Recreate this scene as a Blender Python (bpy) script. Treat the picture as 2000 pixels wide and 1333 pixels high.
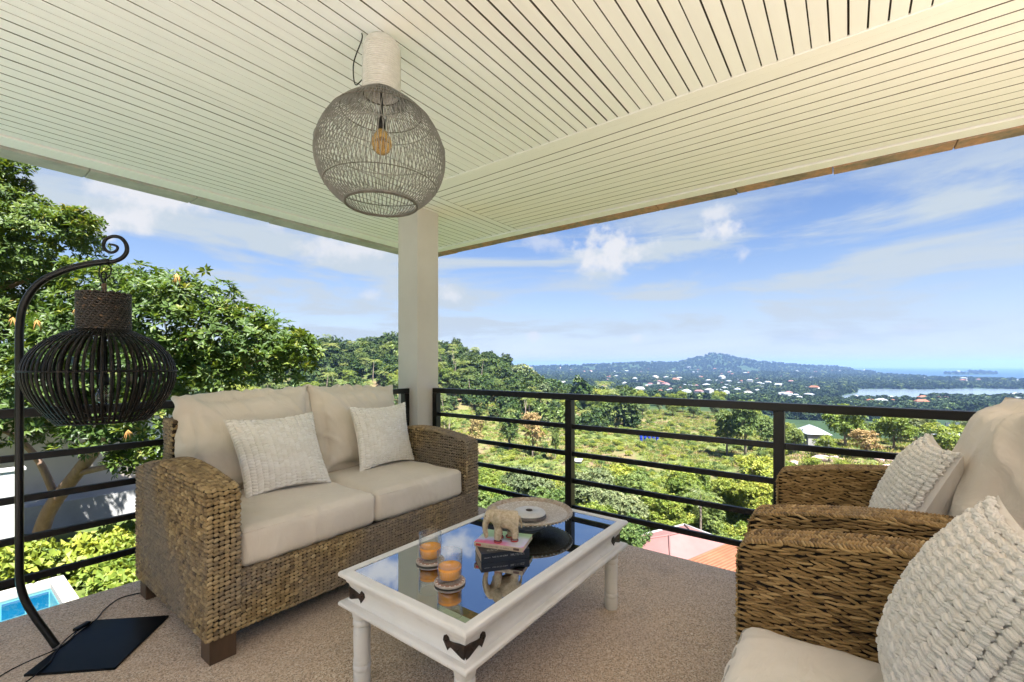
import bpy, bmesh, math, random
import numpy as np
from mathutils import Vector, Matrix, noise as mnoise

for o in list(bpy.data.objects):
    bpy.data.objects.remove(o)
SC = bpy.context.scene
COL = SC.collection
R = math.radians
PI = math.pi
rng = np.random.default_rng(11)
random.seed(5)

# ------------------------------------------------------------------ camera
EYE = 1.2
YAW = R(37.0)
CY, SY = math.cos(YAW), math.sin(YAW)
FPX = 873.0
cam = bpy.data.cameras.new('camera')
camo = bpy.data.objects.new('camera', cam)
COL.objects.link(camo)
camo.location = (0, 0, EYE)
camo.rotation_euler = (R(90), 0, YAW - R(90))
cam.sensor_width = 36.0
cam.lens = 36.0 * FPX / 2000.0
cam.shift_y = 0.0238
cam.clip_start = 0.05
cam.clip_end = 60000
SC.camera = camo


def at(px, d):
    """world x, y of a point d metres in front of the camera in the column px of the 2000 px photograph"""
    u = (px - 1000.0) / FPX
    return (d * CY + u * d * SY, d * SY - u * d * CY)


def at3(px, y, d):
    x, yy = at(px, d)
    return Vector((x, yy, EYE - (y - 714.0) / FPX * d))


# ------------------------------------------------------------------ light and view
SUN_EL = R(61)
SUN_AZ = R(-118)      # direction the sun stands in, measured from +X counter-clockwise
sun = bpy.data.lights.new('sun', 'SUN')
sun.energy = 4.9
sun.angle = R(0.5)
sun.color = (1.0, 0.975, 0.95)
suno = bpy.data.objects.new('sun', sun)
COL.objects.link(suno)
sdir = Vector((math.cos(SUN_AZ) * math.cos(SUN_EL), math.sin(SUN_AZ) * math.cos(SUN_EL), math.sin(SUN_EL)))
suno.rotation_euler = sdir.to_track_quat('Z', 'Y').to_euler()
suno.location = (0, 0, 30)

world = bpy.data.worlds.new('World')
SC.world = world
world.use_nodes = True


def build_world():
    nt = world.node_tree
    nt.nodes.clear()
    N, L = nt.nodes, nt.links
    out = N.new('ShaderNodeOutputWorld')
    bg = N.new('ShaderNodeBackground')
    bg.inputs['Strength'].default_value = SKY_STRENGTH
    sky = N.new('ShaderNodeTexSky')
    sky.sky_type = 'NISHITA'
    sky.sun_disc = False
    sky.sun_elevation = SUN_EL
    sky.sun_rotation = PI / 2 - SUN_AZ
    sky.altitude = 0
    sky.air_density = 1.0
    sky.dust_density = 0.6
    sky.ozone_density = 2.5
    tc = N.new('ShaderNodeTexCoord')
    sep = N.new('ShaderNodeSeparateXYZ')
    L.new(tc.outputs['Generated'], sep.inputs[0])

    def math_(op, a, b=None, c=None, clamp=False):
        n = N.new('ShaderNodeMath')
        n.operation = op
        n.use_clamp = clamp
        for i, v in enumerate((a, b, c)):
            if v is None:
                continue
            if isinstance(v, (int, float)):
                n.inputs[i].default_value = v
            else:
                L.new(v, n.inputs[i])
        return n.outputs[0]

    az = math_('ARCTAN2', sep.outputs['Y'], sep.outputs['X'])
    el = math_('ARCSINE', sep.outputs['Z'])
    comb = N.new('ShaderNodeCombineXYZ')
    L.new(az, comb.inputs[0])
    L.new(el, comb.inputs[1])
    P = comb.outputs[0]

    def noise(scale, detail, vec, rough=0.55, dist=0.0):
        n = N.new('ShaderNodeTexNoise')
        n.inputs['Scale'].default_value = scale
        n.inputs['Detail'].default_value = detail
        n.inputs['Roughness'].default_value = rough
        n.inputs['Distortion'].default_value = dist
        L.new(vec, n.inputs['Vector'])
        return n.outputs['Fac']

    def mapping(loc, rot, sc, vec):
        n = N.new('ShaderNodeMapping')
        n.inputs['Location'].default_value = loc
        n.inputs['Rotation'].default_value = rot
        n.inputs['Scale'].default_value = sc
        L.new(vec, n.inputs['Vector'])
        return n.outputs[0]

    def smooth(v, a, b, c=0.0, d=1.0):
        n = N.new('ShaderNodeMapRange')
        n.interpolation_type = 'SMOOTHSTEP'
        L.new(v, n.inputs[0])
        for i, q in enumerate((a, b, c, d)):
            n.inputs[i + 1].default_value = q
        return n.outputs[0]

    edge = noise(26, 6, P, 0.6)
    edge2 = math_('MULTIPLY', math_('SUBTRACT', edge, 0.5), 2.6)
    total = None
    # px, py, half width px, half height px, tilt, strength
    puffs = [(735, 308, 75, 24, .1, 1.0), (885, 362, 38, 20, 0, .9), (330, 385, 110, 26, -0.25, 1.1), (245, 425, 92, 28, -0.35, 1.1), (215, 362, 60, 22, -0.2, .8), (690, 482, 105, 22, -0.2, .85),
             (1190, 492, 62, 34, 0, 1.1), (1407, 450, 32, 17, 0, 1.05), (1400, 418, 36, 15, 0, .8), (1450, 497, 18, 12, 0, .6),
             (880, 574, 24, 16, 0, .8), (1042, 657, 15, 8, 0, .7), (1244, 661, 20, 10, 0, .8), (1060, 470, 48, 14, .1, .45),
             (722, 577, 20, 9, 0, .55), (540, 442, 20, 10, 0, .4), (1615, 655, 30, 9, 0, .3), (1790, 640, 45, 10, 0, .3)]
    for (px, py, hw, hh, tilt, st) in puffs:
        u = (px - 1000) / FPX
        v = (714 - py) / FPX
        a0 = YAW - math.atan(u)
        e0 = math.atan(v * math.cos(math.atan(u)))
        k = math.cos(math.atan(u))
        ra = hw / FPX * k * k * 1.25
        re = hh / FPX * k * 1.3
        m = mapping((-a0, -e0, 0), (0, 0, 0), (1, 1, 1), P)
        m = mapping((0, 0, 0), (0, 0, -tilt), (1, 1, 1), m)
        m = mapping((0, 0, 0), (0, 0, 0), (1 / ra, 1 / re, 0), m)
        ln = N.new('ShaderNodeVectorMath')
        ln.operation = 'LENGTH'
        L.new(m, ln.inputs[0])
        dd = math_('ADD', ln.outputs['Value'], edge2)
        mk = smooth(dd, 1.15, 0.15, 0, st)
        total = mk if total is None else math_('MAXIMUM', total, mk)
    # veils of high cloud, denser above the horizon
    wv = noise(1.0, 7, mapping((3.1, 0, 0), (0, 0, R(-14)), (2.4, 13, 1), P), 0.62, 0.4)
    veil = smooth(wv, 0.38, 0.64, 0, 0.85)
    band = math_('MULTIPLY', smooth(el, 0.46, 0.20), smooth(el, 0.0, 0.07, 0.35, 1.0))
    veil = math_('MULTIPLY', veil, band)
    haze = smooth(el, 0.30, 0.0, 0.0, 0.42)
    haze = math_('MAXIMUM', haze, veil)
    low = math_('ADD', haze, math_('MULTIPLY', veil, 0.45), clamp=True)
    mix1 = N.new('ShaderNodeMix')
    mix1.data_type = 'RGBA'
    L.new(low, mix1.inputs[0])
    hs = N.new('ShaderNodeHueSaturation')
    hs.inputs['Saturation'].default_value = SKY_SAT
    hs.inputs['Value'].default_value = SKY_VAL
    L.new(sky.outputs[0], hs.inputs['Color'])
    tn = N.new('ShaderNodeMix')
    tn.data_type = 'RGBA'
    tn.blend_type = 'MULTIPLY'
    tn.inputs[0].default_value = 1
    tn.inputs[7].default_value = (.90, .82, .885, 1)
    L.new(hs.outputs[0], tn.inputs[6])
    L.new(tn.outputs[2], mix1.inputs[6])
    mix1.inputs[7].default_value = (CLOUD * .81, CLOUD * .915, CLOUD * 1.0, 1)
    mix2 = N.new('ShaderNodeMix')
    mix2.data_type = 'RGBA'
    L.new(total, mix2.inputs[0])
    L.new(mix1.outputs[2], mix2.inputs[6])
    mix2.inputs[7].default_value = (CLOUD * 1.12, CLOUD * 1.13, CLOUD * 1.16, 1)
    L.new(mix2.outputs[2], bg.inputs['Color'])
    L.new(bg.outputs[0], out.inputs['Surface'])


SKY_STRENGTH = 0.052
SKY_SAT = 1.12
SKY_VAL = 0.64
CLOUD = 2.45
build_world()
SC.view_settings.view_transform = 'Standard'
SC.view_settings.look = 'None'
SC.view_settings.gamma = 1
SC.view_settings.use_curve_mapping = False
SC.view_settings.exposure = 2.55
SC.cycles.max_bounces = 10
SC.cycles.diffuse_bounces = 5
SC.cycles.transparent_max_bounces = 12
SC.cycles.volume_bounces = 0
SC.cycles.use_denoising = True
SC.cycles.sample_clamp_indirect = 6
SC.cycles.caustics_reflective = False
SC.cycles.volume_step_rate = 10
SC.cycles.use_adaptive_sampling = True
SC.cycles.adaptive_threshold = 0.02


# ------------------------------------------------------------------ materials
def new_mat(name):
    m = bpy.data.materials.new(name)
    m.use_nodes = True
    nt = m.node_tree
    nt.nodes.clear()
    out = nt.nodes.new('ShaderNodeOutputMaterial')
    b = nt.nodes.new('ShaderNodeBsdfPrincipled')
    nt.links.new(b.outputs[0], out.inputs['Surface'])
    return m, nt, b, out


def c4(c):
    return (c[0], c[1], c[2], 1)


def nz(nt, scale, detail=4, rough=0.55, coord='Object', stretch=None, dist=0):
    tc = nt.nodes.new('ShaderNodeTexCoord')
    v = tc.outputs[coord]
    if stretch:
        mp = nt.nodes.new('ShaderNodeMapping')
        mp.inputs['Scale'].default_value = stretch
        nt.links.new(v, mp.inputs['Vector'])
        v = mp.outputs[0]
    n = nt.nodes.new('ShaderNodeTexNoise')
    n.inputs['Scale'].default_value = scale
    n.inputs['Detail'].default_value = detail
    n.inputs['Roughness'].default_value = rough
    n.inputs['Distortion'].default_value = dist
    nt.links.new(v, n.inputs['Vector'])
    return n.outputs['Fac']


def ramp(nt, fac, stops):
    r = nt.nodes.new('ShaderNodeValToRGB')
    e = r.color_ramp.elements
    while len(e) < len(stops):
        e.new(0.5)
    for i, (p, c) in enumerate(stops):
        e[i].position = p
        e[i].color = c4(c)
    nt.links.new(fac, r.inputs[0])
    return r.outputs[0]


def mixc(nt, fac, a, b, mode='MIX'):
    m = nt.nodes.new('ShaderNodeMix')
    m.data_type = 'RGBA'
    m.blend_type = mode
    for i, v in ((0, fac), (6, a), (7, b)):
        if isinstance(v, (int, float)):
            m.inputs[i].default_value = v
        elif isinstance(v, tuple):
            m.inputs[i].default_value = c4(v)
        else:
            nt.links.new(v, m.inputs[i])
    return m.outputs[2]


def bump(nt, b, h, strength=0.3, dist=0.01, prev=None):
    n = nt.nodes.new('ShaderNodeBump')
    n.inputs['Strength'].default_value = strength
    n.inputs['Distance'].default_value = dist
    nt.links.new(h, n.inputs['Height'])
    if prev is not None:
        nt.links.new(prev, n.inputs['Normal'])
    nt.links.new(n.outputs[0], b.inputs['Normal'])
    return n.outputs[0]


def pm(name, c1, c2, scale=4, rough=0.6, bs=0.0, bscale=40, bdist=0.004, spec=0.5, metal=0.0, stretch=None, detail=5, coord='Object', lo=.3, hi=.7):
    m, nt, b, out = new_mat(name)
    f = nz(nt, scale, detail, 0.6, coord, stretch)
    nt.links.new(ramp(nt, f, [(lo, c1), (hi, c2)]), b.inputs['Base Color'])
    b.inputs['Roughness'].default_value = rough
    b.inputs['Metallic'].default_value = metal
    b.inputs['Specular IOR Level'].default_value = spec
    if bs:
        bump(nt, b, nz(nt, bscale, 4, 0.6, coord, stretch), bs, bdist)
    return m


M = {}


def mat_paint():
    m, nt, b, out = new_mat('worn_white_paint')
    c = ramp(nt, nz(nt, 3, 5), [(.3, (.70, .69, .66)), (.7, (.79, .78, .76))])
    c = mixc(nt, ramp(nt, nz(nt, 38, 6, .7), [(.70, (0, 0, 0)), (.74, (1, 1, 1))]), c, (.20, .15, .11))
    c = mixc(nt, ramp(nt, nz(nt, 9, 6, .65, 'Object', (1, 1, 4)), [(.55, (0, 0, 0)), (.75, (.35, .35, .35))]), c, (.50, .47, .42))
    nt.links.new(c, b.inputs['Base Color'])
    b.inputs['Roughness'].default_value = .42
    bump(nt, b, nz(nt, 30, 5, .6), .25, .002)
    return m


M['paint'] = mat_paint()
M['soffit'] = pm('soffit_paint', (.83, .83, .84), (.88, .88, .885), 2.2, .62, .15, 30, .0015, stretch=(1, 6, 1))
M['soffit2'] = pm('soffit_paint_warm', (.83, .82, .815), (.88, .87, .86), 2.2, .62, .15, 30, .0015, stretch=(6, 1, 1))
M['gap'] = pm('dark_gap', (.03, .025, .02), (.06, .05, .04), 5, .9)
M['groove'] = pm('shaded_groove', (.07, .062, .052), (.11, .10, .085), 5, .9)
M['column'] = pm('column_paint', (.52, .475, .455), (.62, .575, .55), 1.3, .6, .1, 18, .002)
M['eave'] = pm('eave_cement', (.30, .30, .28), (.46, .46, .43), 5, .85, .4, 40, .004)
M['rail'] = pm('rail_black_steel', (.0035, .003, .0035), (.007, .006, .007), 9, .38, .05, 80, .0005, spec=.35)
M['steel'] = pm('black_iron', (.003, .003, .0035), (.008, .008, .009), 7, .35, .15, 30, .001, spec=.25)
M['cap_white'] = pm('white_render', (.28, .28, .27), (.36, .36, .35), 2, .8, .2, 20, .004)
M['wood_leg'] = pm('dark_wood', (.05, .028, .015), (.11, .062, .035), 12, .5, .3, 40, .002, stretch=(1, 1, .2))
M['cane_dark'] = pm('cane_core', (.016, .010, .006), (.035, .022, .012), 20, .9)
M['rattan_black'] = pm('black_rattan', (.0022, .002, .002), (.008, .0055, .004), 20, .5, .3, 90, .001, spec=.22)
M['glass_black'] = None


def mat_eave_brown():
    m, nt, b, out = new_mat('eave_tile_brown')
    f = nz(nt, 3.0, 8, .7)
    c = ramp(nt, f, [(.30, (.13, .10, .075)), (.46, (.25, .20, .15)), (.58, (.42, .24, .15)), (.66, (.24, .20, .15)), (.8, (.38, .33, .27))])
    f2 = nz(nt, 25, 5, .6)
    c = mixc(nt, 0.5, c, ramp(nt, f2, [(.3, (.3, .3, .3)), (.7, (.75, .7, .66))]), 'OVERLAY')
    nt.links.new(c, b.inputs['Base Color'])
    b.inputs['Roughness'].default_value = .9
    bump(nt, b, f2, .6, .006)
    return m


def mat_floor():
    m, nt, b, out = new_mat('washed_pebble_floor')
    tc = nt.nodes.new('ShaderNodeTexCoord')
    v = nt.nodes.new('ShaderNodeTexVoronoi')
    v.inputs['Scale'].default_value = 230
    nt.links.new(tc.outputs['Object'], v.inputs['Vector'])
    sp = nt.nodes.new('ShaderNodeSeparateColor')
    nt.links.new(v.outputs['Color'], sp.inputs[0])
    c = ramp(nt, sp.outputs[0], [(.0, (.20, .14, .09)), (.25, (.47, .345, .23)), (.55, (.64, .48, .33)), (.8, (.70, .56, .41)), (1.0, (.84, .77, .66))])
    big = nz(nt, 1.1, 6, .6)
    c = mixc(nt, ramp(nt, big, [(.35, (.0, .0, .0)), (.65, (.45, .45, .45))]), c, (.52, .43, .36))
    st = nz(nt, 2.7, 3, .5)
    c = mixc(nt, ramp(nt, st, [(.58, (0, 0, 0)), (.72, (.3, .3, .3))]), c, (.20, .165, .14))
    nt.links.new(c, b.inputs['Base Color'])
    b.inputs['Roughness'].default_value = .62
    bump(nt, b, v.outputs['Distance'], .5, .002)
    return m


def mat_tint(name, stops, rough=.7, trans=0.0, big=None, spec=.3, bs=0, bscale=100, bdist=.001):
    """colour from the per-point 'tint' attribute (every leaf or strand its own shade)"""
    m, nt, b, out = new_mat(name)
    a = nt.nodes.new('ShaderNodeAttribute')
    a.attribute_name = 'tint'
    fac = a.outputs['Fac']
    oi = nt.nodes.new('ShaderNodeObjectInfo')
    c = ramp(nt, fac, stops)
    if big:
        f = nz(nt, big[0], 3, .5)
        c = mixc(nt, ramp(nt, f, [(big[2], (0, 0, 0)), (big[3], (big[4],) * 3)]), c, big[1])
    hs = nt.nodes.new('ShaderNodeHueSaturation')
    mr = nt.nodes.new('ShaderNodeMapRange')
    nt.links.new(oi.outputs['Random'], mr.inputs[0])
    mr.inputs[3].default_value = .8 if trans else 1.0
    mr.inputs[4].default_value = 1.25 if trans else 1.0
    nt.links.new(mr.outputs[0], hs.inputs['Value'])
    if trans:
        mr2 = nt.nodes.new('ShaderNodeMapRange')
        nt.links.new(oi.outputs['Random'], mr2.inputs[0])
        mr2.inputs[3].default_value = .515
        mr2.inputs[4].default_value = .475
        nt.links.new(mr2.outputs[0], hs.inputs['Hue'])
    nt.links.new(c, hs.inputs['Color'])
    c = hs.outputs[0]
    nt.links.new(c, b.inputs['Base Color'])
    b.inputs['Roughness'].default_value = rough
    b.inputs['Specular IOR Level'].default_value = spec
    if bs:
        bump(nt, b, nz(nt, bscale, 4, .6), bs, bdist)
    if trans:
        t = nt.nodes.new('ShaderNodeBsdfTranslucent')
        nt.links.new(mixc(nt, 1.0, c, (1.25, 1.2, .5), 'MULTIPLY'), t.inputs['Color'])
        mx = nt.nodes.new('ShaderNodeMixShader')
        mx.inputs[0].default_value = trans
        nt.links.new(b.outputs[0], mx.inputs[1])
        nt.links.new(t.outputs[0], mx.inputs[2])
        nt.links.new(mx.outputs[0], out.inputs['Surface'])
    return m


def mat_fabric(name, c1, c2, weave=900, bs=.25):
    m, nt, b, out = new_mat(name)
    f = nz(nt, 3.2, 5, .6)
    nt.links.new(ramp(nt, f, [(.3, c1), (.7, c2)]), b.inputs['Base Color'])
    b.inputs['Roughness'].default_value = .82
    b.inputs['Sheen Weight'].default_value = .15
    b.inputs['Specular IOR Level'].default_value = .25
    wr = nz(nt, 5.5, 5, .5, 'Object', (1, 1, .6), 1.2)
    n1 = bump(nt, b, wr, .8, .022)
    bump(nt, b, nz(nt, weave, 2, .5), bs, .0006, n1)
    return m


M['eave_brown'] = mat_eave_brown()
M['floor'] = mat_floor()
M['wicker'] = mat_tint('water_hyacinth_weave', [(.0, (.075, .046, .022)), (.3, (.20, .134, .064)), (.65, (.36, .255, .12)), (1.0, (.54, .41, .22))],
                       .62, 0, (2.2, (.20, .17, .145), .44, .60, .7), .3, .8, 190, .003)
M['wicker_gold'] = mat_tint('golden_hyacinth_weave', [(.0, (.065, .036, .013)), (.3, (.20, .122, .044)), (.65, (.37, .24, .095)), (1.0, (.55, .40, .19))],
                       .62, 0, (2.6, (.20, .165, .13), .5, .66, .5), .3, .8, 190, .003)
M['leaf_wood'] = None
M['knit'] = mat_tint('cream_knit_yarn', [(0, (.82, .78, .71)), (1, (.90, .87, .82))], .95, 0, None, .1, 1.0, 420, .003)
M['cushion'] = mat_fabric('cream_cotton', (.64, .57, .48), (.72, .65, .56))
M['cushion2'] = mat_fabric('cream_linen', (.68, .64, .58), (.75, .71, .65))
M['piping'] = mat_fabric('cushion_piping', (.36, .34, .30), (.44, .42, .38))
M['leaf'] = mat_tint('glossy_leaf', [(0, (.028, .056, .011)), (.45, (.062, .105, .018)), (.8, (.12, .16, .026)), (1, (.21, .18, .04))], .5, .36, None, .35)
M['leaf_mid'] = mat_tint('tree_leaf', [(0, (.035, .066, .016)), (.5, (.080, .130, .028)), (1, (.155, .195, .05))], .55, .25, None, .3)
M['leaf_light'] = mat_tint('light_tree_leaf', [(0, (.06, .10, .014)), (.5, (.14, .19, .022)), (1, (.26, .27, .05))], .55, .3, None, .3)
M['leaf_grey'] = mat_tint('greygreen_tree_leaf', [(0, (.045, .07, .03)), (.5, (.10, .135, .055)), (1, (.19, .21, .10))], .55, .25, None, .3)
M['leaf_wood'] = mat_tint('hill_wood_leaf', [(0, (.014, .032, .008)), (.5, (.036, .066, .014)), (1, (.09, .12, .028))], .6, .2, None, .2)
M['leaf_far'] = mat_tint('distant_tree_leaf', [(0, (.010, .022, .010)), (.5, (.022, .042, .016)), (1, (.045, .065, .024))], .8, .1, None, .1)
M['leaf_dry'] = mat_tint('dry_tree_leaf', [(0, (.12, .09, .035)), (.5, (.22, .17, .06)), (1, (.33, .27, .12))], .6, .2, None, .3)
M['leaf_palm'] = mat_tint('palm_leaf', [(0, (.05, .08, .02)), (.5, (.11, .15, .035)), (1, (.22, .23, .07))], .42, .25, None, .5)
M['bark'] = pm('grey_bark', (.13, .10, .075), (.24, .19, .15), 9, .9, .7, 30, .01, stretch=(1, 1, .25))
M['bark_red'] = pm('tan_bark', (.18, .11, .075), (.30, .20, .14), 7, .85, .5, 25, .008, stretch=(1, 1, .3))
M['seedpod'] = pm('orange_seed_tassel', (.28, .12, .03), (.42, .24, .06), 9, .7)


# ------------------------------------------------------------------ mesh helpers
def obj(name, me, mat=None, parent=None, loc=None, rot=None):
    o = bpy.data.objects.new(name, me)
    COL.objects.link(o)
    if mat is not None and me is not None:
        if isinstance(mat, (list, tuple)):
            if not me.materials:
                for q in mat:
                    me.materials.append(q)
        elif not me.materials:
            me.materials.append(mat)
    if parent is not None:
        o.parent = parent
    if loc is not None:
        o.location = loc
    if rot is not None:
        o.rotation_euler = rot
    return o


def tag(o, label=None, cat=None, group=None, kind=None):
    if label:
        o['label'] = label
    if cat:
        o['category'] = cat
    if group:
        o['group'] = group
    if kind:
        o['kind'] = kind
    return o


def empty(name, loc=(0, 0, 0), rz=0):
    o = bpy.data.objects.new(name, None)
    COL.objects.link(o)
    o.location = loc
    o.rotation_euler = (0, 0, rz)
    o.empty_display_size = .1
    return o


def npmesh(name, V, F, smooth=True, tint=None, mats=None, midx=None):
    """V (n,3); F (m,k) with one k, or a list of such arrays"""
    me = bpy.data.meshes.new(name)
    V = np.asarray(V, dtype=np.float32)
    Fs = F if isinstance(F, list) else [F]
    Fs = [np.asarray(f, dtype=np.int32) for f in Fs if len(f)]
    loops = np.concatenate([f.ravel() for f in Fs])
    tot = np.concatenate([np.full(len(f), f.shape[1], np.int32) for f in Fs])
    start = np.concatenate([[0], np.cumsum(tot)[:-1]]).astype(np.int32)
    me.vertices.add(len(V))
    me.vertices.foreach_set('co', V.ravel())
    me.loops.add(len(loops))
    me.loops.foreach_set('vertex_index', loops)
    me.polygons.add(len(tot))
    me.polygons.foreach_set('loop_start', start)
    me.polygons.foreach_set('loop_total', tot)
    if midx is not None:
        me.polygons.foreach_set('material_index', np.asarray(midx, np.int32))
    me.update(calc_edges=True)
    me.polygons.foreach_set('use_smooth', np.full(len(tot), smooth))
    if tint is not None:
        a = me.attributes.new('tint', 'FLOAT', 'POINT')
        a.data.foreach_set('value', np.asarray(tint, np.float32))
    if mats:
        for q in mats:
            me.materials.append(q)
    me.validate()
    return me


def box(x0, x1, y0, y1, z0, z1, bev=0.0, name='box', smooth=False, seg=2):
    bm = bmesh.new()
    vs = [bm.verts.new((x, y, z)) for x in (x0, x1) for y in (y0, y1) for z in (z0, z1)]
    for f in ((0, 1, 3, 2), (4, 6, 7, 5), (0, 4, 5, 1), (2, 3, 7, 6), (0, 2, 6, 4), (1, 5, 7, 3)):
        bm.faces.new([vs[i] for i in f])
    bmesh.ops.recalc_face_normals(bm, faces=bm.faces)
    if bev:
        bmesh.ops.bevel(bm, geom=list(bm.edges), offset=bev, segments=seg, profile=.6, affect='EDGES')
    me = bpy.data.meshes.new(name)
    bm.to_mesh(me)
    bm.free()
    if smooth:
        for p in me.polygons:
            p.use_smooth = True
    return me


def boxes(lst, name='boxes'):
    V, F = [], []
    for (x0, x1, y0, y1, z0, z1) in lst:
        b = len(V)
        V += [(x, y, z) for x in (x0, x1) for y in (y0, y1) for z in (z0, z1)]
        F += [[b + i for i in f] for f in ((0, 1, 3, 2), (4, 6, 7, 5), (0, 4, 5, 1), (2, 3, 7, 6), (0, 2, 6, 4), (1, 5, 7, 3))]
    return npmesh(name, V, np.array(F), smooth=False)


def prism(pts, z0, z1, name='prism', bev=0):
    """pts: outline in x, y (counter-clockwise), extruded in z"""
    bm = bmesh.new()
    a = [bm.verts.new((p[0], p[1], z0)) for p in pts]
    b = [bm.verts.new((p[0], p[1], z1)) for p in pts]
    n = len(pts)
    bm.faces.new(list(reversed(a)))
    bm.faces.new(b)
    for i in range(n):
        bm.faces.new((a[i], a[(i + 1) % n], b[(i + 1) % n], b[i]))
    bmesh.ops.recalc_face_normals(bm, faces=bm.faces)
    if bev:
        bmesh.ops.bevel(bm, geom=list(bm.edges), offset=bev, segments=2, affect='EDGES')
    me = bpy.data.meshes.new(name)
    bm.to_mesh(me)
    bm.free()
    return me


def tube(pts, rad, n=8, closed=False, name='tube', caps=True, flat=None):
    """swept tube; rad number or list; flat=(w,h) makes a flat strip section, w along the binormal"""
    P = np.array([tuple(p) for p in pts], float)
    m = len(P)
    rr = np.full(m, rad, float) if np.isscalar(rad) else np.asarray(rad, float)
    T = np.zeros_like(P)
    for i in range(m):
        if closed:
            T[i] = P[(i + 1) % m] - P[(i - 1) % m]
        else:
            T[i] = P[min(i + 1, m - 1)] - P[max(i - 1, 0)]
    T /= np.linalg.norm(T, axis=1)[:, None] + 1e-12
    ref = np.array([0, 0, 1.0]) if abs(T[0][2]) < .9 else np.array([1.0, 0, 0])
    nrm = ref - T[0] * ref.dot(T[0])
    nrm /= np.linalg.norm(nrm)
    V = []
    for i in range(m):
        nrm = nrm - T[i] * nrm.dot(T[i])
        nrm /= np.linalg.norm(nrm) + 1e-12
        bi = np.cross(T[i], nrm)
        for k in range(n):
            a = 2 * PI * k / n
            V.append(P[i] + rr[i] * (math.cos(a) * nrm + math.sin(a) * bi))
    F = []
    for i in range(m if closed else m - 1):
        j = (i + 1) % m
        for k in range(n):
            k2 = (k + 1) % n
            F.append((i * n + k, i * n + k2, j * n + k2, j * n + k))
    Fs = [np.array(F)]
    if caps and not closed:
        Fs.append(np.array([list(range(n))[::-1]]))
        Fs.append(np.array([[(m - 1) * n + k for k in range(n)]]))
    return npmesh(name, V, Fs)


def lathe(prof, n=32, name='lathe', closed_prof=False, smooth=True):
    """prof: list of (r, z)"""
    V, F = [], []
    m = len(prof)
    for (r, z) in prof:
        for k in range(n):
            a = 2 * PI * k / n
            V.append((r * math.cos(a), r * math.sin(a), z))
    rng_ = m if closed_prof else m - 1
    for i in range(rng_):
        j = (i + 1) % m
        for k in range(n):
            k2 = (k + 1) % n
            F.append((i * n + k, i * n + k2, j * n + k2, j * n + k))
    return npmesh(name, V, np.array(F), smooth=smooth)


def autosmooth(me, ang=40):
    try:
        bm = bmesh.new()
        bm.from_mesh(me)
        for e in bm.edges:
            if len(e.link_faces) == 2 and e.calc_face_angle(0) > R(ang):
                e.smooth = False
        for f in bm.faces:
            f.smooth = True
        bm.to_mesh(me)
        bm.free()
    except Exception:
        pass
    return me


def cat_meshes(parts):
    """join [(V, F, tint)] numpy pieces"""
    V, F, T = [], [], []
    b = 0
    for (v, f, t) in parts:
        V.append(v)
        F.append(f + b)
        T.append(t)
        b += len(v)
    return np.concatenate(V), np.concatenate(F), np.concatenate(T)


STA = np.array([-1, -.72, 0, .72, 1.0])
SRA = np.array([.18, .8, 1.0, .8, .18])
STH = np.array([0, .25, .5, .75, 1.0]) * PI


def lumps(C, T, Nn, L, W, H, tint, sta=STA, sra=SRA, sth=STH, sink=.15):
    """raised half-ellipsoid stitches: centre C, long axis T, normal N, half length L, half width W, height H"""
    C = np.asarray(C, float)
    T = np.asarray(T, float)
    Nn = np.asarray(Nn, float)
    n = len(C)
    B = np.cross(Nn, T)
    L, W, H = [np.broadcast_to(np.asarray(q, float), (n,)) for q in (L, W, H)]
    a, b = len(sta), len(sth)
    S = sta[:, None] * np.ones(b)[None]
    X = (sra[:, None] * np.cos(sth)[None])
    Z = (sra[:, None] * np.sin(sth)[None]) - sink
    V = (C[:, None, None, :] + T[:, None, None, :] * (S[None] * L[:, None, None])[..., None]
         + B[:, None, None, :] * (X[None] * W[:, None, None])[..., None]
         + Nn[:, None, None, :] * (Z[None] * H[:, None, None])[..., None])
    V = V.reshape(-1, 3)
    f = []
    for i in range(a - 1):
        for j in range(b - 1):
            f.append((i * b + j, i * b + j + 1, (i + 1) * b + j + 1, (i + 1) * b + j))
    f = np.array(f)
    F = (f[None] + (np.arange(n) * a * b)[:, None, None]).reshape(-1, 4)
    tt = np.repeat(np.asarray(tint, float), a * b)
    return V, F, tt

# ================================================================== the terrace
CEIL = EYE + 1.4
XJ, XB, XS, XT, XE = 2.379, 2.439, 3.719, 3.841, 3.985       # right side: board ends, border, soffit end, trim end, eave
YS, YT, YE = 4.095, 4.27, 4.465                               # left side
CX0, CY0 = -2.4, -2.1                                          # roof cut short behind the camera to let sun onto the floor there

# floor slab
slab = obj('terrace_floor', box(-3.0, 2.86, -4.5, 3.17, -.16, 0, .004), M['floor'])
tag(slab, kind='structure')
M['bounce_pale'] = pm('pale_bounce_surface', (.52, .52, .535), (.60, .60, .615), 3, .6, .1, 30, .002)
tag(obj('bounce_floor', boxes([(-10, 2.86, -11, -4.504, -.16, -.004), (-10, -3.004, -4.5, 3.17, -.16, -.004)]), M['bounce_pale']), kind='structure')  # unseen floor behind the camera, added to bounce sunlight up to the ceiling

M['joint_shade'] = pm('painted_joint_shade', (.11, .098, .08), (.20, .18, .15), 3, .95)  # dark colour for the board sides, stands in for shade in the joints
# ceiling: boards one by one
ceil = empty('ceiling', (0, 0, CEIL))
tag(ceil, kind='structure')


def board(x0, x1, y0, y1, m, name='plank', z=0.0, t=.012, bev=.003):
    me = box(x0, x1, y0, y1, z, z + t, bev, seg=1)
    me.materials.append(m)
    me.materials.append(M['joint_shade'])
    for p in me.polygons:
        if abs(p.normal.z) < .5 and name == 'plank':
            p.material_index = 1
    return obj(name, me, None, ceil)


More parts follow.
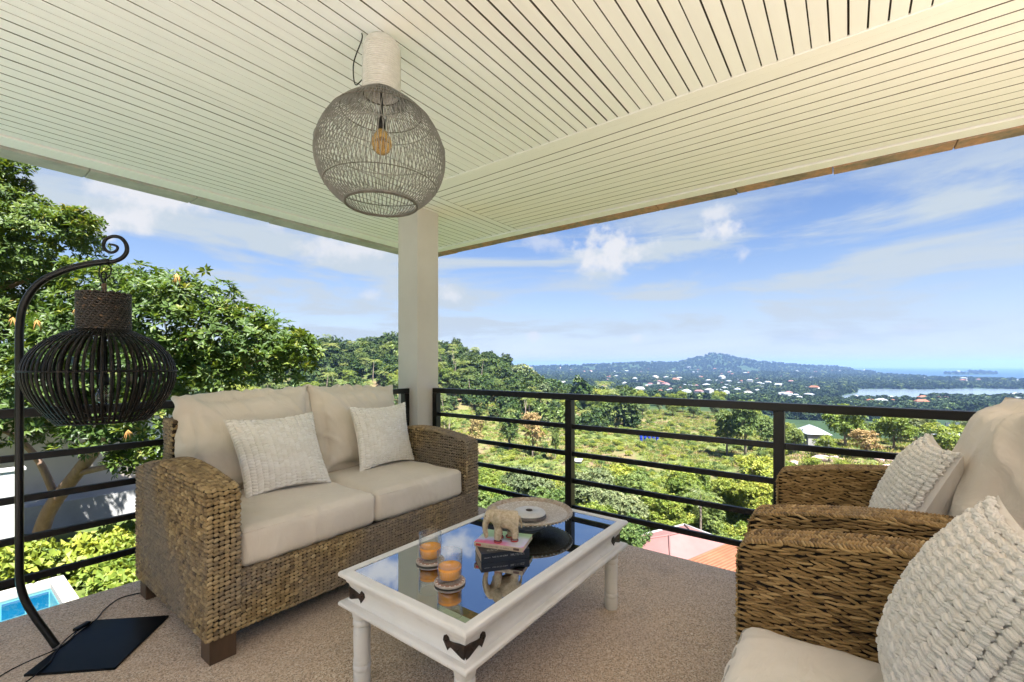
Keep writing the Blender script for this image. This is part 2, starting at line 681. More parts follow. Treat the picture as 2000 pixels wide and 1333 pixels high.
wmain = 1.4 * .0464
y = 1.95 * 1.4
k = 0
edges = []
while y > CY0:
    y2 = y - wmain
    g = random.choice([.0055, .006, .008, .0048, .009]) if y < 1.6 else random.choice([.004, .005, .006, .0035])
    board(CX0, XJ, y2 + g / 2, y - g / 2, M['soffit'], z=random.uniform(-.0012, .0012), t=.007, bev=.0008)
    y = y2
y = 1.95 * 1.4
n = 16
ws = (YS - y) / n
for i in range(n):
    g = random.choice([.006, .0075, .009])
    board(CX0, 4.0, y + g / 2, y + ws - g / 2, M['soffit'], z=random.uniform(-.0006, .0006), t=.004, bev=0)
    y += ws
board(XJ + .001, XB, CY0, 1.95 * 1.4 - .002, M['soffit2'], 'border_plank', z=-.004)
ws = (XS - XB) / 15
for i in range(15):
    x = XB + ws * i
    g = random.choice([.006, .0075, .009])
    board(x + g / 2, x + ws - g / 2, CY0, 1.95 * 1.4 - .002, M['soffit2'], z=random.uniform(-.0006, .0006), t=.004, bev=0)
# the far corner, where the two directions meet behind the pendant
for i in range(15):
    pass
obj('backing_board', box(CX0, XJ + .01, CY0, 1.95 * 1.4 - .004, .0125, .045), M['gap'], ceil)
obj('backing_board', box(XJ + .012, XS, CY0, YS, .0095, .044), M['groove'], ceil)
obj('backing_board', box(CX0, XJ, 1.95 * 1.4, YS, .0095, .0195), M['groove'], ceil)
# trims and the tiles of the roof edge
obj('trim_board', box(XS + .004, XT, CY0, YT, -.012, .02, .003), M['soffit'], ceil)
obj('trim_board', box(CX0, XS + .002, YS + .004, YT, -.012, .02, .003), M['soffit'], ceil)
yy = YE
i = 0
while yy > CY0:
    y2 = yy - .625
    o = obj('roof_tile', box(XT + .006, XE + random.uniform(-.006, .006), y2 + .003, yy - .002, -.016 + random.uniform(-.004, .004), .03, .004, seg=1), M['eave_brown'], ceil)
    o.location = (0, 0, 0)
    yy = y2
xx = XE - .01
while xx > CX0:
    x2 = xx - .65
    if xx <= XT + .2:
        obj('roof_tile', box(x2 + .003, min(xx, XT) - .002, YT + .006, YE + random.uniform(-.006, .006), -.03 + random.uniform(-.004, .004), .03, .004, seg=1), M['eave'], ceil)
    xx = x2
obj('roof_slab', box(CX0 - .1, XE - .03, CY0 - .1, YE - .03, .05, .22), M['eave'], ceil)

# column
colm = obj('column', box(2.64, 2.89, 3.03, 3.295, -.16, CEIL + .012, .006), M['column'])
tag(colm, 'square cream painted corner column between the two railings', 'column')

# railings
RH = [.9727, .759, .561, .368, .175]


def rail_section(lbl, along, fixed, a0, a1, posts):
    r = empty('railing', (fixed, (a0 + a1) / 2, 0) if along == 'Y' else ((a0 + a1) / 2, fixed, 0))
    tag(r, lbl, 'railing', 'black steel railings')
    mid = (a0 + a1) / 2
    for i, h in enumerate(RH):
        w, t = (.026, .022) if i == 0 else (.012, .0165)
        if along == 'Y':
            me = box(-w, w, a0 - mid, a1 - mid, h - t, h + t, .003)
        else:
            me = box(a0 - mid, a1 - mid, -w, w, h - t, h + t, .003)
        o = obj('top_rail' if i == 0 else 'rail', me, M['rail'], r)
    for p in posts:
        hw = .026
        if along == 'Y':
            me = box(-.0275, .0275, p - mid - hw, p - mid + hw, -.15, RH[0] - .0225, .003)
        else:
            me = box(p - mid - hw, p - mid + hw, -.0275, .0275, -.15, RH[0] - .0225, .003)
        obj('post', me, M['rail'], r)
    return r


rail_section('black steel railing of five bars right of the corner column', 'Y', 2.842, -4.5, 3.03, [3.003, 1.616, .305, -1.1, -2.5, -4.2])
rail_section('black steel railing of five bars left of the corner column, behind the sofa', 'X', 3.163, -2.9, 2.64, [2.612, -.75, -2.3])


# ================================================================== wicker furniture
def weave_plane(o, eu, ev, n, U, Vv, du, dv, inside=None, L=None, W=None, H=.006, tilt=.35, stag=.0, jit=.12, alt=False, tcol=0.5):
    """stitches on a flat face: rows along eu, one above the other along ev"""
    o, eu, ev, n = [np.array(q, float) for q in (o, eu, ev, n)]
    nu, nv = max(1, int(round(U / du))), max(1, int(round(Vv / dv)))
    du, dv = U / nu, Vv / nv
    L = L or du * .57
    W = W or dv * .50
    us, vs = np.meshgrid(np.arange(nu), np.arange(nv))
    us, vs = us.ravel(), vs.ravel()
    uu = (us + .5 + stag * (vs % 2)) * du
    vv = (vs + .5) * dv
    uu = uu + rng.normal(0, jit * du * .35, uu.shape)
    vv = vv + rng.normal(0, jit * dv * .6, vv.shape)
    keep = (uu > 0) & (uu < U)
    if inside is not None:
        keep &= inside(uu, vv)
    uu, vv, vs, us = uu[keep], vv[keep], vs[keep], us[keep]
    C = o + uu[:, None] * eu + vv[:, None] * ev
    s = np.where(us % 2 == 0, 1, -1) if alt == 'col' else (np.where(vs % 2 == 0, 1, -1) if alt else 1)
    ang = tilt * s + rng.normal(0, .10, uu.shape)
    T = np.cos(ang)[:, None] * eu + np.sin(ang)[:, None] * ev
    N = np.repeat(n[None], len(C), 0)
    f = rng.normal(tcol, .17, len(C)).clip(0, 1)
    sc = rng.uniform(.88, 1.1, len(C))
    return lumps(C, T, N, L * sc, W * rng.uniform(.88, 1.1, len(C)), H * rng.uniform(.8, 1.25, len(C)), f)


def arc_profile(D, zb, hf, hp, hb):
    """side outline of an arm: list of (y, z) over the top from front to back"""
    pts = [(0, zb), (0, hf - .045)]
    for k in range(1, 7):
        a = PI - k / 6 * R(70)
        pts.append((.045 + .045 * math.cos(a), hf - .045 + .05 * math.sin(a)))
    y0, z0 = pts[-1]
    m = 16
    for k in range(1, m + 1):
        t = k / m
        y = y0 + (D - y0) * t
        if t < .5:
            z = z0 + (hp - z0) * math.sin(t / .5 * PI / 2)
        else:
            z = hp + (hb - hp) * (1 - math.cos((t - .5) / .5 * PI / 2))
        pts.append((y, z))
    pts.append((D, zb))
    return pts


def make_arm(x0, w, D, seat_in, root, style):
    zb, hf, hp, hb = (.10, .70, .748, .665) if style == 'rope' else (.10, .718, .775, .70)
    prof = arc_profile(D, zb, hf, hp, hb)
    q = .006
    bm = bmesh.new()
    A = [bm.verts.new((x0 + q, min(max(y, q), D - q), z if z == zb else z - q)) for (y, z) in prof]
    B = [bm.verts.new((x0 + w - q, min(max(y, q), D - q), z if z == zb else z - q)) for (y, z) in prof]
    bm.faces.new(A)
    bm.faces.new(list(reversed(B)))
    for i in range(len(A)):
        j = (i + 1) % len(A)
        bm.faces.new((A[j], A[i], B[i], B[j]))
    bmesh.ops.recalc_face_normals(bm, faces=bm.faces)
    me = bpy.data.meshes.new('arm')
    bm.to_mesh(me)
    bm.free()
    arm = obj('arm', me, M['cane_dark'], root)
    ys = np.array([p[0] for p in prof[1:-1]])
    zs = np.array([p[1] for p in prof[1:-1]])

    def ins(off):
        return lambda u, v: (v + off) < np.interp(u, ys, zs) - .004
    P = []
    if style == 'rope':
        kw = dict(tilt=.5, H=.0095, stag=0)
        P.append(weave_plane((x0, 0, zb), (0, 1, 0), (0, 0, 1), (-1, 0, 0), D, .68, .0215, .0178, ins(zb), tcol=.42, W=.0078, L=.0118, **kw))
        P.append(weave_plane((x0 + w, 0, zb), (0, 1, 0), (0, 0, 1), (1, 0, 0), D, .68, .030, .0155, ins(zb), tilt=.18, H=.006, stag=.5, tcol=.5))
        fdu, fdv = .0215, .0185
    else:
        kw = dict(tilt=.13, H=.0062, stag=.5, alt=True, W=.0040)
        P.append(weave_plane((x0, 0, zb), (0, 1, 0), (0, 0, 1), (-1, 0, 0), D, .68, .036, .0072, ins(zb), tcol=.47, jit=.3, **kw))
        P.append(weave_plane((x0 + w, 0, zb), (0, 1, 0), (0, 0, 1), (1, 0, 0), D, .68, .036, .0072, ins(zb), tcol=.47, jit=.3, **kw))
        fdu, fdv = .021, .0135
    P.append(weave_plane((x0, 0, zb), (1, 0, 0), (0, 0, 1), (0, -1, 0), w, hf - .04 - zb, fdu, fdv, None, tilt=.38, H=.0085, stag=0, tcol=.62))
    P.append(weave_plane((x0, D, zb), (1, 0, 0), (0, 0, 1), (0, 1, 0), w, hb - zb - .01, .022, .018, None, tilt=.3, H=.006, stag=0, tcol=.5))
    # stitches over the top
    path = np.array(prof[1:-1])
    seg = np.linalg.norm(np.diff(path, axis=0), axis=1)
    s = np.concatenate([[0], np.cumsum(seg)])
    step = .0195 if style == 'rope' else .0085
    nu = int(round(w / .0205)) if style == 'rope' else 4
    C, T, Nn = [], [], []
    for si in np.arange(step / 2, s[-1], step):
        yv = np.interp(si, s, path[:, 0])
        zv = np.interp(si, s, path[:, 1])
        y2 = np.interp(si + .004, s, path[:, 0])
        z2 = np.interp(si + .004, s, path[:, 1])
        t = np.array([0, y2 - yv, z2 - zv])
        if np.linalg.norm(t) < 1e-6:
            continue
        t /= np.linalg.norm(t)
        nn = np.array([0, -t[2], t[1]])
        for kx in range(nu):
            xx = x0 + (kx + .5) * w / nu
            if style == 'rope':
                a = .55 if kx % 2 else -.55
                tt = t * math.sin(a) + np.array([1, 0, 0]) * math.cos(a)
            else:
                a = .28 * (1 if kx % 2 else -1)
                tt = np.array([1, 0, 0]) * math.cos(a) + t * math.sin(a)
            C.append((xx + random.uniform(-.001, .001), yv, zv - .002))
            T.append(tt)
            Nn.append(nn)
    C, T, Nn = map(np.array, (C, T, Nn))
    P.append(lumps(C, T, Nn, (.0135 if style == 'rope' else .019), (.0085 if style == 'rope' else .0046), (.010 if style == 'rope' else .007), rng.normal(.5 if style == 'rope' else .52, .16, len(C)).clip(0, 1)))
    V, F, t = cat_meshes(P)
    wv = obj('weave', npmesh('weave', V, F, tint=t), M['wicker' if style == 'rope' else 'wicker_gold'], arm)
    wv['kind'] = 'stuff'
    return arm


def cushion_mesh(a, b, c, r=.03, puff=.02, wrinkle=.006, seed=0, nx=44, ny=36, nzz=10, corner=.0):
    """soft box of half sizes a, b, c about the origin, rounded, puffed on top and slightly creased"""
    V, F, key = [], [], {}

    def vid(i, j, k):
        kk = (i, j, k)
        if kk not in key:
            key[kk] = len(V)
            V.append(((i / nx * 2 - 1), (j / ny * 2 - 1), (k / nzz * 2 - 1)))
        return key[kk]
    for i in range(nx):
        for j in range(ny):
            F.append((vid(i, j, 0), vid(i, j + 1, 0), vid(i + 1, j + 1, 0), vid(i + 1, j, 0)))
            F.append((vid(i, j, nzz), vid(i + 1, j, nzz), vid(i + 1, j + 1, nzz), vid(i, j + 1, nzz)))
    for i in range(nx):
        for k in range(nzz):
            F.append((vid(i, 0, k), vid(i + 1, 0, k), vid(i + 1, 0, k + 1), vid(i, 0, k + 1)))
            F.append((vid(i, ny, k), vid(i, ny, k + 1), vid(i + 1, ny, k + 1), vid(i + 1, ny, k)))
    for j in range(ny):
        for k in range(nzz):
            F.append((vid(0, j, k), vid(0, j, k + 1), vid(0, j + 1, k + 1), vid(0, j + 1, k)))
            F.append((vid(nx, j, k), vid(nx, j + 1, k), vid(nx, j + 1, k + 1), vid(nx, j, k + 1)))
    V = np.array(V)
    s = V.copy()
    half = np.array([a, b, c])
    P = V * half
    inner = np.clip(P, -(half - r), half - r)
    off = P - inner
    ln = np.linalg.norm(off, axis=1)
    nrm = np.where(ln[:, None] > 1e-9, off / np.maximum(ln, 1e-9)[:, None], 0)
    mx = np.max(np.abs(off), axis=1)
    P = inner + nrm * np.minimum(r, mx * 1.0 + 0 * ln)[:, None] * np.where(ln > 1e-9, 1, 0)[:, None]
    flat = (ln < 1e-9)
    P[flat] = (V * half)[flat]
    # puff
    bul = (1 - s[:, 0] ** 2) * (1 - s[:, 1] ** 2)
    P[:, 2] += np.sign(s[:, 2]) * np.abs(s[:, 2]) ** 2 * puff * bul ** .6
    sx = (1 - s[:, 1] ** 2) * (1 - s[:, 2] ** 2)
    P[:, 0] += s[:, 0] ** 3 * puff * .45 * np.maximum(sx, 0) ** .7
    sy = (1 - s[:, 0] ** 2) * (1 - s[:, 2] ** 2)
    P[:, 1] += s[:, 1] ** 3 * puff * .45 * np.maximum(sy, 0) ** .7
    # corners pulled out a little into ears
    if corner:
        cc = (np.abs(s[:, 0]) ** 8) * (np.abs(s[:, 1]) ** 8)
        P[:, 0] += np.sign(s[:, 0]) * corner * cc
        P[:, 1] += np.sign(s[:, 1]) * corner * cc
    for i in range(len(P)):
        p = Vector(P[i])
        w1 = mnoise.noise(Vector((p.x * 5 + seed * 7.3, p.y * 5, p.z * 5)))
        w2 = 1 - abs(mnoise.noise(Vector((p.x * 11 + seed * 3.1 + p.y * 6, p.y * 4 - p.x * 3, p.z * 4 + 5)))) * 2.2
        e = max(abs(s[i, 0]), abs(s[i, 1])) ** 3
        d = wrinkle * (w1 * 1.1 + max(0, w2 - .35) * (.4 + e) * 1.1)
        nn = Vector((s[i, 0] ** 5, s[i, 1] ** 5, s[i, 2] ** 3 + 1e-6)).normalized()
        P[i] += np.array(nn) * d
    return npmesh('cushion', P, np.array(F))


def edge_ring(a, b, z, r, n=10):
    pts = []
    for (cx, cy, a0) in ((a - r, b - r, 0), (-a + r, b - r, 90), (-a + r, -b + r, 180), (a - r, -b + r, 270)):
        for k in range(n + 1):
            t = R(a0 + 90 * k / n)
            pts.append((cx + r * math.cos(t), cy + r * math.sin(t), z))
    return pts


def make_seat_furniture(name, label, cat, Wd, nseat, style, loc, rz, group=None):
    """local x from 0 to Wd, front at y = 0, back at y = D"""
    root = empty(name, loc, rz)
    tag(root, label, cat, group)
    aw, D = .122, .955
    make_arm(0, aw, D, 0, root, style)
    make_arm(Wd - aw, aw, D, 0, root, style)
    x0, x1 = aw + .002, Wd - aw - .002
    base = obj('base', box(x0, x1, .012, D - .1, .10, .335, .003), M['cane_dark'], root)
    st = 'rope'
    V, F, t = cat_meshes([weave_plane((x0, .006, .10), (1, 0, 0), (0, 0, 1), (0, -1, 0), x1 - x0, .235, .0205, .0155, None, tilt=.40, H=.008, tcol=.6),
                          weave_plane((x0, .006, .336), (1, 0, 0), (0, 1, 0), (0, 0, 1), x1 - x0, .04, .0205, .018, None, tilt=.3, H=.006, tcol=.45)])
    w = obj('weave', npmesh('weave', V, F, tint=t), M['wicker'], base)
    w['kind'] = 'stuff'
    # back rest
    bt, hb = .12, .905
    back = obj('back', box(x0, x1, D - bt + .006, D + .03 - .006, .10, hb - .006, .01), M['cane_dark'], root)
    V, F, t = cat_meshes([
        weave_plane((x0, D + .03, .10), (1, 0, 0), (0, 0, 1), (0, 1, 0), x1 - x0, hb - .10, .032, .016, None, tilt=.25, H=.007, stag=.5, tcol=.5),
        weave_plane((x0, D - bt, .60), (1, 0, 0), (0, 0, 1), (0, -1, 0), x1 - x0, hb - .60, .034, .016, None, tilt=.2, H=.007, stag=.5, tcol=.42),
        weave_plane((x0, D - bt, hb), (1, 0, 0), (0, 1, 0), (0, 0, 1), x1 - x0, bt + .03, .022, .02, None, tilt=.35, H=.008, tcol=.45),
        weave_plane((x0, D - bt, .66), (0, 1, 0), (0, 0, 1), (-1, 0, 0), bt + .03, hb - .66, .03, .016, None, tilt=.2, H=.007, stag=.5, tcol=.5),
        weave_plane((x1, D - bt, .66), (0, 1, 0), (0, 0, 1), (1, 0, 0), bt + .03, hb - .66, .03, .016, None, tilt=.2, H=.007, stag=.5, tcol=.5)])
    w = obj('weave', npmesh('weave', V, F, tint=t), M['wicker'], back)
    w['kind'] = 'stuff'
    for (lx, ly) in ((.012, .012), (Wd - .112, .012), (.012, D - .11), (Wd - .112, D - .11)):
        obj('leg', box(lx, lx + .098, ly, ly + .095, 0, .112, .004), M['wood_leg'], root)
    sw = (x1 - x0) / nseat
    for i in range(nseat):
        cxm = x0 + sw * (i + .5)
        me = cushion_mesh(sw / 2 - .004, .355, .082, .032, .022, .0055, seed=i + 3 + len(label))
        c = obj('seat_cushion', me, M['cushion'] if nseat > 1 else M['cushion2'], root, (cxm, .375, .425))
        rg = edge_ring(sw / 2 - .006, .353, .066, .03)
        obj('piping', tube(rg, .0042 if nseat == 1 else .003, 6, closed=True, name='piping'), M['piping'] if nseat == 1 else M['cushion'], c)
        me = cushion_mesh(sw / 2 - (.022 if nseat > 1 else .0), .262 if nseat > 1 else .285, .085 if nseat > 1 else .12, .07, .075, .016, seed=i + 11 + len(label), corner=.06, nx=60, ny=50)
        bc = obj('back_cushion', me, M['cushion'], root, (cxm + (.026 if i == 0 else .036), .77 if nseat > 1 else .70, .762 if nseat > 1 else .768))
        bc.rotation_euler = (R(90 - 15), R((-2.5, 2.0)[i % 2]), R((-4, 5)[i % 2]))
        rg = edge_ring(sw / 2 - .028, .258 if nseat > 1 else .281, 0, .045)
        rg = [(x * (1 + .05 * (abs(x) / (sw / 2)) ** 6 * (abs(yv) / .262) ** 6), yv * (1 + .05 * (abs(x) / (sw / 2)) ** 6 * (abs(yv) / .262) ** 6), z) for (x, yv, z) in rg]
    return root


sofa = make_seat_furniture('sofa', 'two-seat woven rattan sofa with cream cushions by the left railing', 'sofa', 1.612, 2, 'rope', (.685, 2.02, 0), 0)
ch1 = make_seat_furniture('armchair', 'nearest woven armchair, its front cushion edge at the bottom of the photo', 'armchair', .955, 1, 'band', (1.478, .245, 0), PI, 'woven armchairs facing the sofa')
ch2 = make_seat_furniture('armchair', 'woven armchair beside the railing, beyond the nearest armchair', 'armchair', .86, 1, 'band', (2.49, .262, 0), PI, 'woven armchairs facing the sofa')


def norm_(v):
    return v / (np.linalg.norm(v, axis=-1, keepdims=True) + 1e-9)


# ------------------------------------------------------------------ throw pillows
def pillow(name, label, corners, thick, du, dv, group, long_=1.25, nrm_sign=1, seed=0, hl=.009, jitter=.6, ply=4):
    """corners BL, BR, TR, TL in world space; knitted side towards the normal"""
    BL, BR, TR, TL = [np.array(c, float) for c in corners]
    ctr = (BL + BR + TR + TL) / 4
    n0 = np.cross(BR - BL, TL - BL)
    n0 /= np.linalg.norm(n0)
    n0 *= nrm_sign

    def surf(s, t, side):
        """s, t in -1..1"""
        s1, t1 = (s + 1) / 2, (t + 1) / 2
        s2 = .5 + (s1 - .5) * (1 - .10 * (1 - t * t))
        t2 = .5 + (t1 - .5) * (1 - .12 * (1 - s * s))
        p = ((1 - s2) * (1 - t2))[..., None] * BL + (s2 * (1 - t2))[..., None] * BR + (s2 * t2)[..., None] * TR + ((1 - s2) * t2)[..., None] * TL
        h = thick * (np.maximum(0, 1 - np.abs(s) ** 2.6) ** .62) * (np.maximum(0, 1 - np.abs(t) ** 2.6) ** .62)
        sag = .012 * np.sin(s * 2.1 + seed) * (1 - t * t)
        return p + (h * side + sag)[..., None] * n0 - ctr
    g = np.linspace(-1, 1, 33)
    S, T = np.meshgrid(g, g, indexing='ij')
    V, F = [], []
    for side in (1, -1):
        b = len(V) * 0 + (0 if side == 1 else 33 * 33)
        V.append(surf(S, T, side * (1 if side == 1 else 1.0)).reshape(-1, 3))
        for i in range(32):
            for j in range(32):
                q = (b + i * 33 + j, b + (i + 1) * 33 + j, b + (i + 1) * 33 + j + 1, b + i * 33 + j + 1)
                F.append(q if side == 1 else q[::-1])
    root = obj(name, npmesh('pillow', np.concatenate(V), np.array(F)), M['cushion2'], None, tuple(ctr))
    tag(root, label, 'pillow', group)
    # knitting
    Wd = np.linalg.norm(BR - BL)
    Hh = np.linalg.norm(TL - BL)
    nu, nv = int(round(Wd / du)), int(round(Hh / dv))
    us = (np.arange(nu) + .5) / nu * 2 - 1
    vs = (np.arange(nv) + .5) / nv * 2 - 1
    US, VS = np.meshgrid(us * .985, vs * .985, indexing='ij')
    ii, jj = np.meshgrid(np.arange(nu), np.arange(nv), indexing='ij')
    US = US + 0
    VS = VS + (ii % 2) * .0
    e = 1e-3
    US = US + rng.normal(0, jitter * .10 / nu, US.shape)
    VS = VS + rng.normal(0, jitter * .16 / nv, VS.shape)
    P0 = surf(US, VS, 1)
    Pu = surf(np.minimum(US + e, 1), VS, 1) - P0
    Pv = surf(US, np.minimum(VS + e, 1), 1) - P0
    Tt = Pu / np.linalg.norm(Pu, axis=-1, keepdims=True)
    Tv = Pv / np.linalg.norm(Pv, axis=-1, keepdims=True)
    N = np.cross(Tt, Tv)
    N /= np.linalg.norm(N, axis=-1, keepdims=True)
    N = N * np.sign((N * n0).sum(-1, keepdims=True) + 1e-9)
    ang = np.where(ii % 2 == 0, .30, -.30) + rng.normal(0, .03 + .10 * jitter, US.shape)
    T2 = Tt * np.cos(ang)[..., None] + Tv * np.sin(ang)[..., None]
    C = P0 + N * .001
    C_, T_, N_ = C.reshape(-1, 3), T2.reshape(-1, 3), N.reshape(-1, 3)
    n_ = len(C_)
    LL = du * .5 * long_ * rng.uniform(.9, 1.05, n_)
    WW = dv * .60 * rng.uniform(.85, 1.12, n_)
    HH = hl * rng.uniform(.75, 1.15, n_)
    tt_ = rng.uniform(0, 1, n_)
    st5 = np.array([-1, -.8, -.35, .35, .8, 1])
    sr5 = np.array([.15, .7, 1, 1, .7, .15])
    if ply == 1:
        V, F, t = lumps(C_, T_, N_, LL, WW, HH, tt_, sta=st5, sra=sr5)
    else:
        B_ = np.cross(N_, T_)
        P = []
        for q in np.linspace(-1, 1, ply):
            lift = (1 - .45 * q * q)
            off = B_ * (WW * q * .62)[:, None] + N_ * (HH * (lift - .45))[:, None] + T_ * (LL * rng.normal(0, .05, n_))[:, None]
            P.append(lumps(C_ + off, norm_(T_ + B_ * rng.normal(0, .07, n_)[:, None]), N_, LL * rng.uniform(.92, 1.06, n_), WW * .40, HH * .62, (tt_ + rng.normal(0, .15, n_)).clip(0, 1), sta=st5, sra=sr5))
        V, F, t = cat_meshes(P)
    k = obj('knit_cover', npmesh('knit', V, F, tint=t), M['knit'], root)
    k['kind'] = 'stuff'
    return root


pillow('throw_pillow', 'cream ribbed knit pillow on the left seat of the sofa',
       [(.995, 2.442, .517), (1.447, 2.405, .517), (1.455, 2.625, .918), (.965, 2.64, .915)], .060, .028, .0165, 'cream knit pillows', 1.25, 1, 1, hl=.0085, jitter=.15, ply=1)
pillow('throw_pillow', 'cream ribbed knit pillow on the right seat of the sofa, by the column',
       [(1.68, 2.475, .517), (2.15, 2.50, .517), (2.165, 2.62, .93), (1.665, 2.575, .935)], .058, .028, .0165, 'cream knit pillows', 1.25, 1, 2, hl=.0085, jitter=.15, ply=1)
pillow('throw_pillow', 'large chunky knit pillow on the nearest armchair, at the right edge',
       [(1.325, -.075, .517), (.885, -.09, .517), (.87, -.27, .932), (1.345, -.247, .932)], .078, .0205, .0175, 'cream knit pillows', 1.2, 1, 3, hl=.0105)
pillow('throw_pillow', 'chunky knit pillow in the far armchair, in front of the railing',
       [(2.27, -.085, .520), (1.84, -.085, .520), (1.83, -.27, .945), (2.30, -.25, .945)], .08, .0205, .017, 'cream knit pillows', 1.1, 1, 4, hl=.0115)


# ================================================================== coffee table
TX0, TX1, TY0, TY1, TH = .945, 2.125, .878, 1.53, .43
tbl = empty('coffee_table', ((TX0 + TX1) / 2, (TY0 + TY1) / 2, 0))
tag(tbl, 'white painted coffee table with black glass top and iron corner brackets', 'coffee table')
hx, hy = (TX1 - TX0) / 2, (TY1 - TY0) / 2


def frame_ring(prof, name):
    """profile (inset, z) swept round the table's rectangle with mitred corners"""
    V, F = [], []
    m = len(prof)
    for (ins, z) in prof:
        a, b = hx - ins, hy - ins
        V += [(-a, -b, z), (a, -b, z), (a, b, z), (-a, b, z)]
    for i in range(m):
        j = (i + 1) % m
        for k in range(4):
            k2 = (k + 1) % 4
            F.append((i * 4 + k, i * 4 + k2, j * 4 + k2, j * 4 + k))
    me = npmesh(name, V, np.array(F))
    return autosmooth(me, 50)


def rnd(cx, cz, r, a0, a1, n=5):
    return [(cx - r * math.cos(R(a0 + (a1 - a0) * k / n)), cz + r * math.sin(R(a0 + (a1 - a0) * k / n))) for k in range(n + 1)]


# top lip: half-round nose
lip = [(.040, .4275), (.016, .4300)] + rnd(.013, .417, .013, 80, -60, 6) + [(.014, .400), (.018, .396), (.040, .396)]
obj('top_frame', frame_ring(lip, 'top_frame'), M['paint'], tbl)
apron = [(.020, .396), (.0215, .388), (.028, .380), (.033, .366), (.034, .345), (.031, .330), (.026, .322), (.026, .318), (.055, .318), (.055, .396)]
ap = obj('apron', frame_ring(apron, 'apron'), M['paint'], tbl)
low = [(.024, .3185), (.012, .3175)] + rnd(.011, .307, .011, 80, -80, 5) + [(.018, .294), (.028, .289), (.06, .289), (.06, .3185)]
obj('lower_moulding', frame_ring(low, 'lower_moulding'), M['paint'], tbl)
m_, nt_, b_, o_ = new_mat('black_mirror_glass')
b_.inputs['Base Color'].default_value = (.54, .56, .57, 1)
b_.inputs['Metallic'].default_value = 1.0
b_.inputs['Roughness'].default_value = .008
M['glass_black'] = m_
obj('glass_top', box(-hx + .0405, hx - .0405, -hy + .0405, hy - .0405, .4195, .4255, .0008), M['glass_black'], tbl)
leg_prof = [(0, 0), (.028, 0), (.031, .006), (.032, .045), (.030, .058), (.033, .064), (.033, .074), (.029, .080), (.032, .086), (.032, .094),
            (.030, .104), (.0315, .16), (.032, .20), (.031, .214), (.028, .222), (.033, .230), (.033, .244), (.029, .250), (.034, .258), (.036, .272), (.036, .289)]
legme = autosmooth(lathe(leg_prof, 28, 'leg'), 35)
for (lx, ly) in ((-1, -1), (1, -1), (1, 1), (-1, 1)):
    obj('leg', legme, M['paint'], tbl, (lx * (hx - .062), ly * (hy - .062), 0))
M['iron_rust'] = pm('rusty_iron', (.016, .012, .010), (.06, .032, .022), 28, .55, .6, 60, .003, metal=.35)


def bracket(name, origin, ex, nrm):
    """strap iron with an arrow-shaped end, drawn in (along, z), lying on the apron"""
    sh = [(0, -.028), (.012, -.026), (.05, -.010), (.058, -.016), (.062, -.024), (.070, -.012), (.079, .002), (.076, .016), (.066, .023), (.060, .016), (.058, .006), (.046, .006), (.02, .012), (0, .014)]
    o, ex, n = Vector(origin), Vector(ex), Vector(nrm)
    bm = bmesh.new()
    f = [bm.verts.new(o + ex * (p[0] * 1.15) + Vector((0, 0, p[1])) + n * .0035) for p in sh]
    g = [bm.verts.new(o + ex * (p[0] * 1.15) + Vector((0, 0, p[1])) - n * .004) for p in sh]
    bm.faces.new(f)
    bm.faces.new(g[::-1])
    for i in range(len(sh)):
        j = (i + 1) % len(sh)
        bm.faces.new((f[j], f[i], g[i], g[j]))
    bmesh.ops.recalc_face_normals(bm, faces=bm.faces)
    for (u, z) in ((.022, -.006), (.068, .003)):
        mat = Matrix.Translation(o + ex * (u * 1.15) + Vector((0, 0, z)) + n * .004)
        bmesh.ops.create_icosphere(bm, subdivisions=1, radius=.0042, matrix=mat)
    me = bpy.data.meshes.new('bracket')
    bm.to_mesh(me)
    bm.free()
    return me


zc = .352
ia = .0335
for (sx, sy) in ((-1, -1), (1, -1), (1, 1), (-1, 1)):
    cx, cy = sx * (hx - ia), sy * (hy - ia)
    obj('corner_bracket', bracket('b', (cx + sx * .002, cy + sy * .002, zc), (-sx, 0, 0), (0, sy, 0)), M['iron_rust'], tbl)
    obj('corner_bracket', bracket('b', (cx + sx * .002, cy + sy * .002, zc), (0, -sy, 0), (sx, 0, 0)), M['iron_rust'], tbl)

# ------------------------------------------------------------------ things on the table
TT = .4257
M['clear'] = None
m_, nt_, b_, o_ = new_mat('clear_glass')
nt_.nodes.clear()
o_ = nt_.nodes.new('ShaderNodeOutputMaterial')
tr_ = nt_.nodes.new('ShaderNodeBsdfTransparent')
tr_.inputs[0].default_value = (.97, .98, .98, 1)
gl_ = nt_.nodes.new('ShaderNodeBsdfGlossy')
gl_.inputs['Roughness'].default_value = .01
lw_ = nt_.nodes.new('ShaderNodeLayerWeight')
lw_.inputs[0].default_value = .5
mx_ = nt_.nodes.new('ShaderNodeMixShader')
pw_ = nt_.nodes.new('ShaderNodeMath')
pw_.operation = 'POWER'
nt_.links.new(lw_.outputs['Facing'], pw_.inputs[0])
pw_.inputs[1].default_value = 2.2
ml_ = nt_.nodes.new('ShaderNodeMath')
ml_.operation = 'MULTIPLY_ADD'
nt_.links.new(pw_.outputs[0], ml_.inputs[0])
ml_.inputs[1].default_value = .55
ml_.inputs[2].default_value = .045
nt_.links.new(ml_.outputs[0], mx_.inputs[0])
nt_.links.new(tr_.outputs[0], mx_.inputs[1])
nt_.links.new(gl_.outputs[0], mx_.inputs[2])
nt_.links.new(mx_.outputs[0], o_.inputs['Surface'])
M['clear'] = m_
m_, nt_, b_, o_ = new_mat('orange_juice')
b_.inputs['Base Color'].default_value = (.98, .36, .006, 1)
b_.inputs['Roughness'].default_value = .15
b_.inputs['Subsurface Weight'].default_value = .0
b_.inputs['Subsurface Radius'].default_value = (.02, .008, .002)
M['juice'] = m_
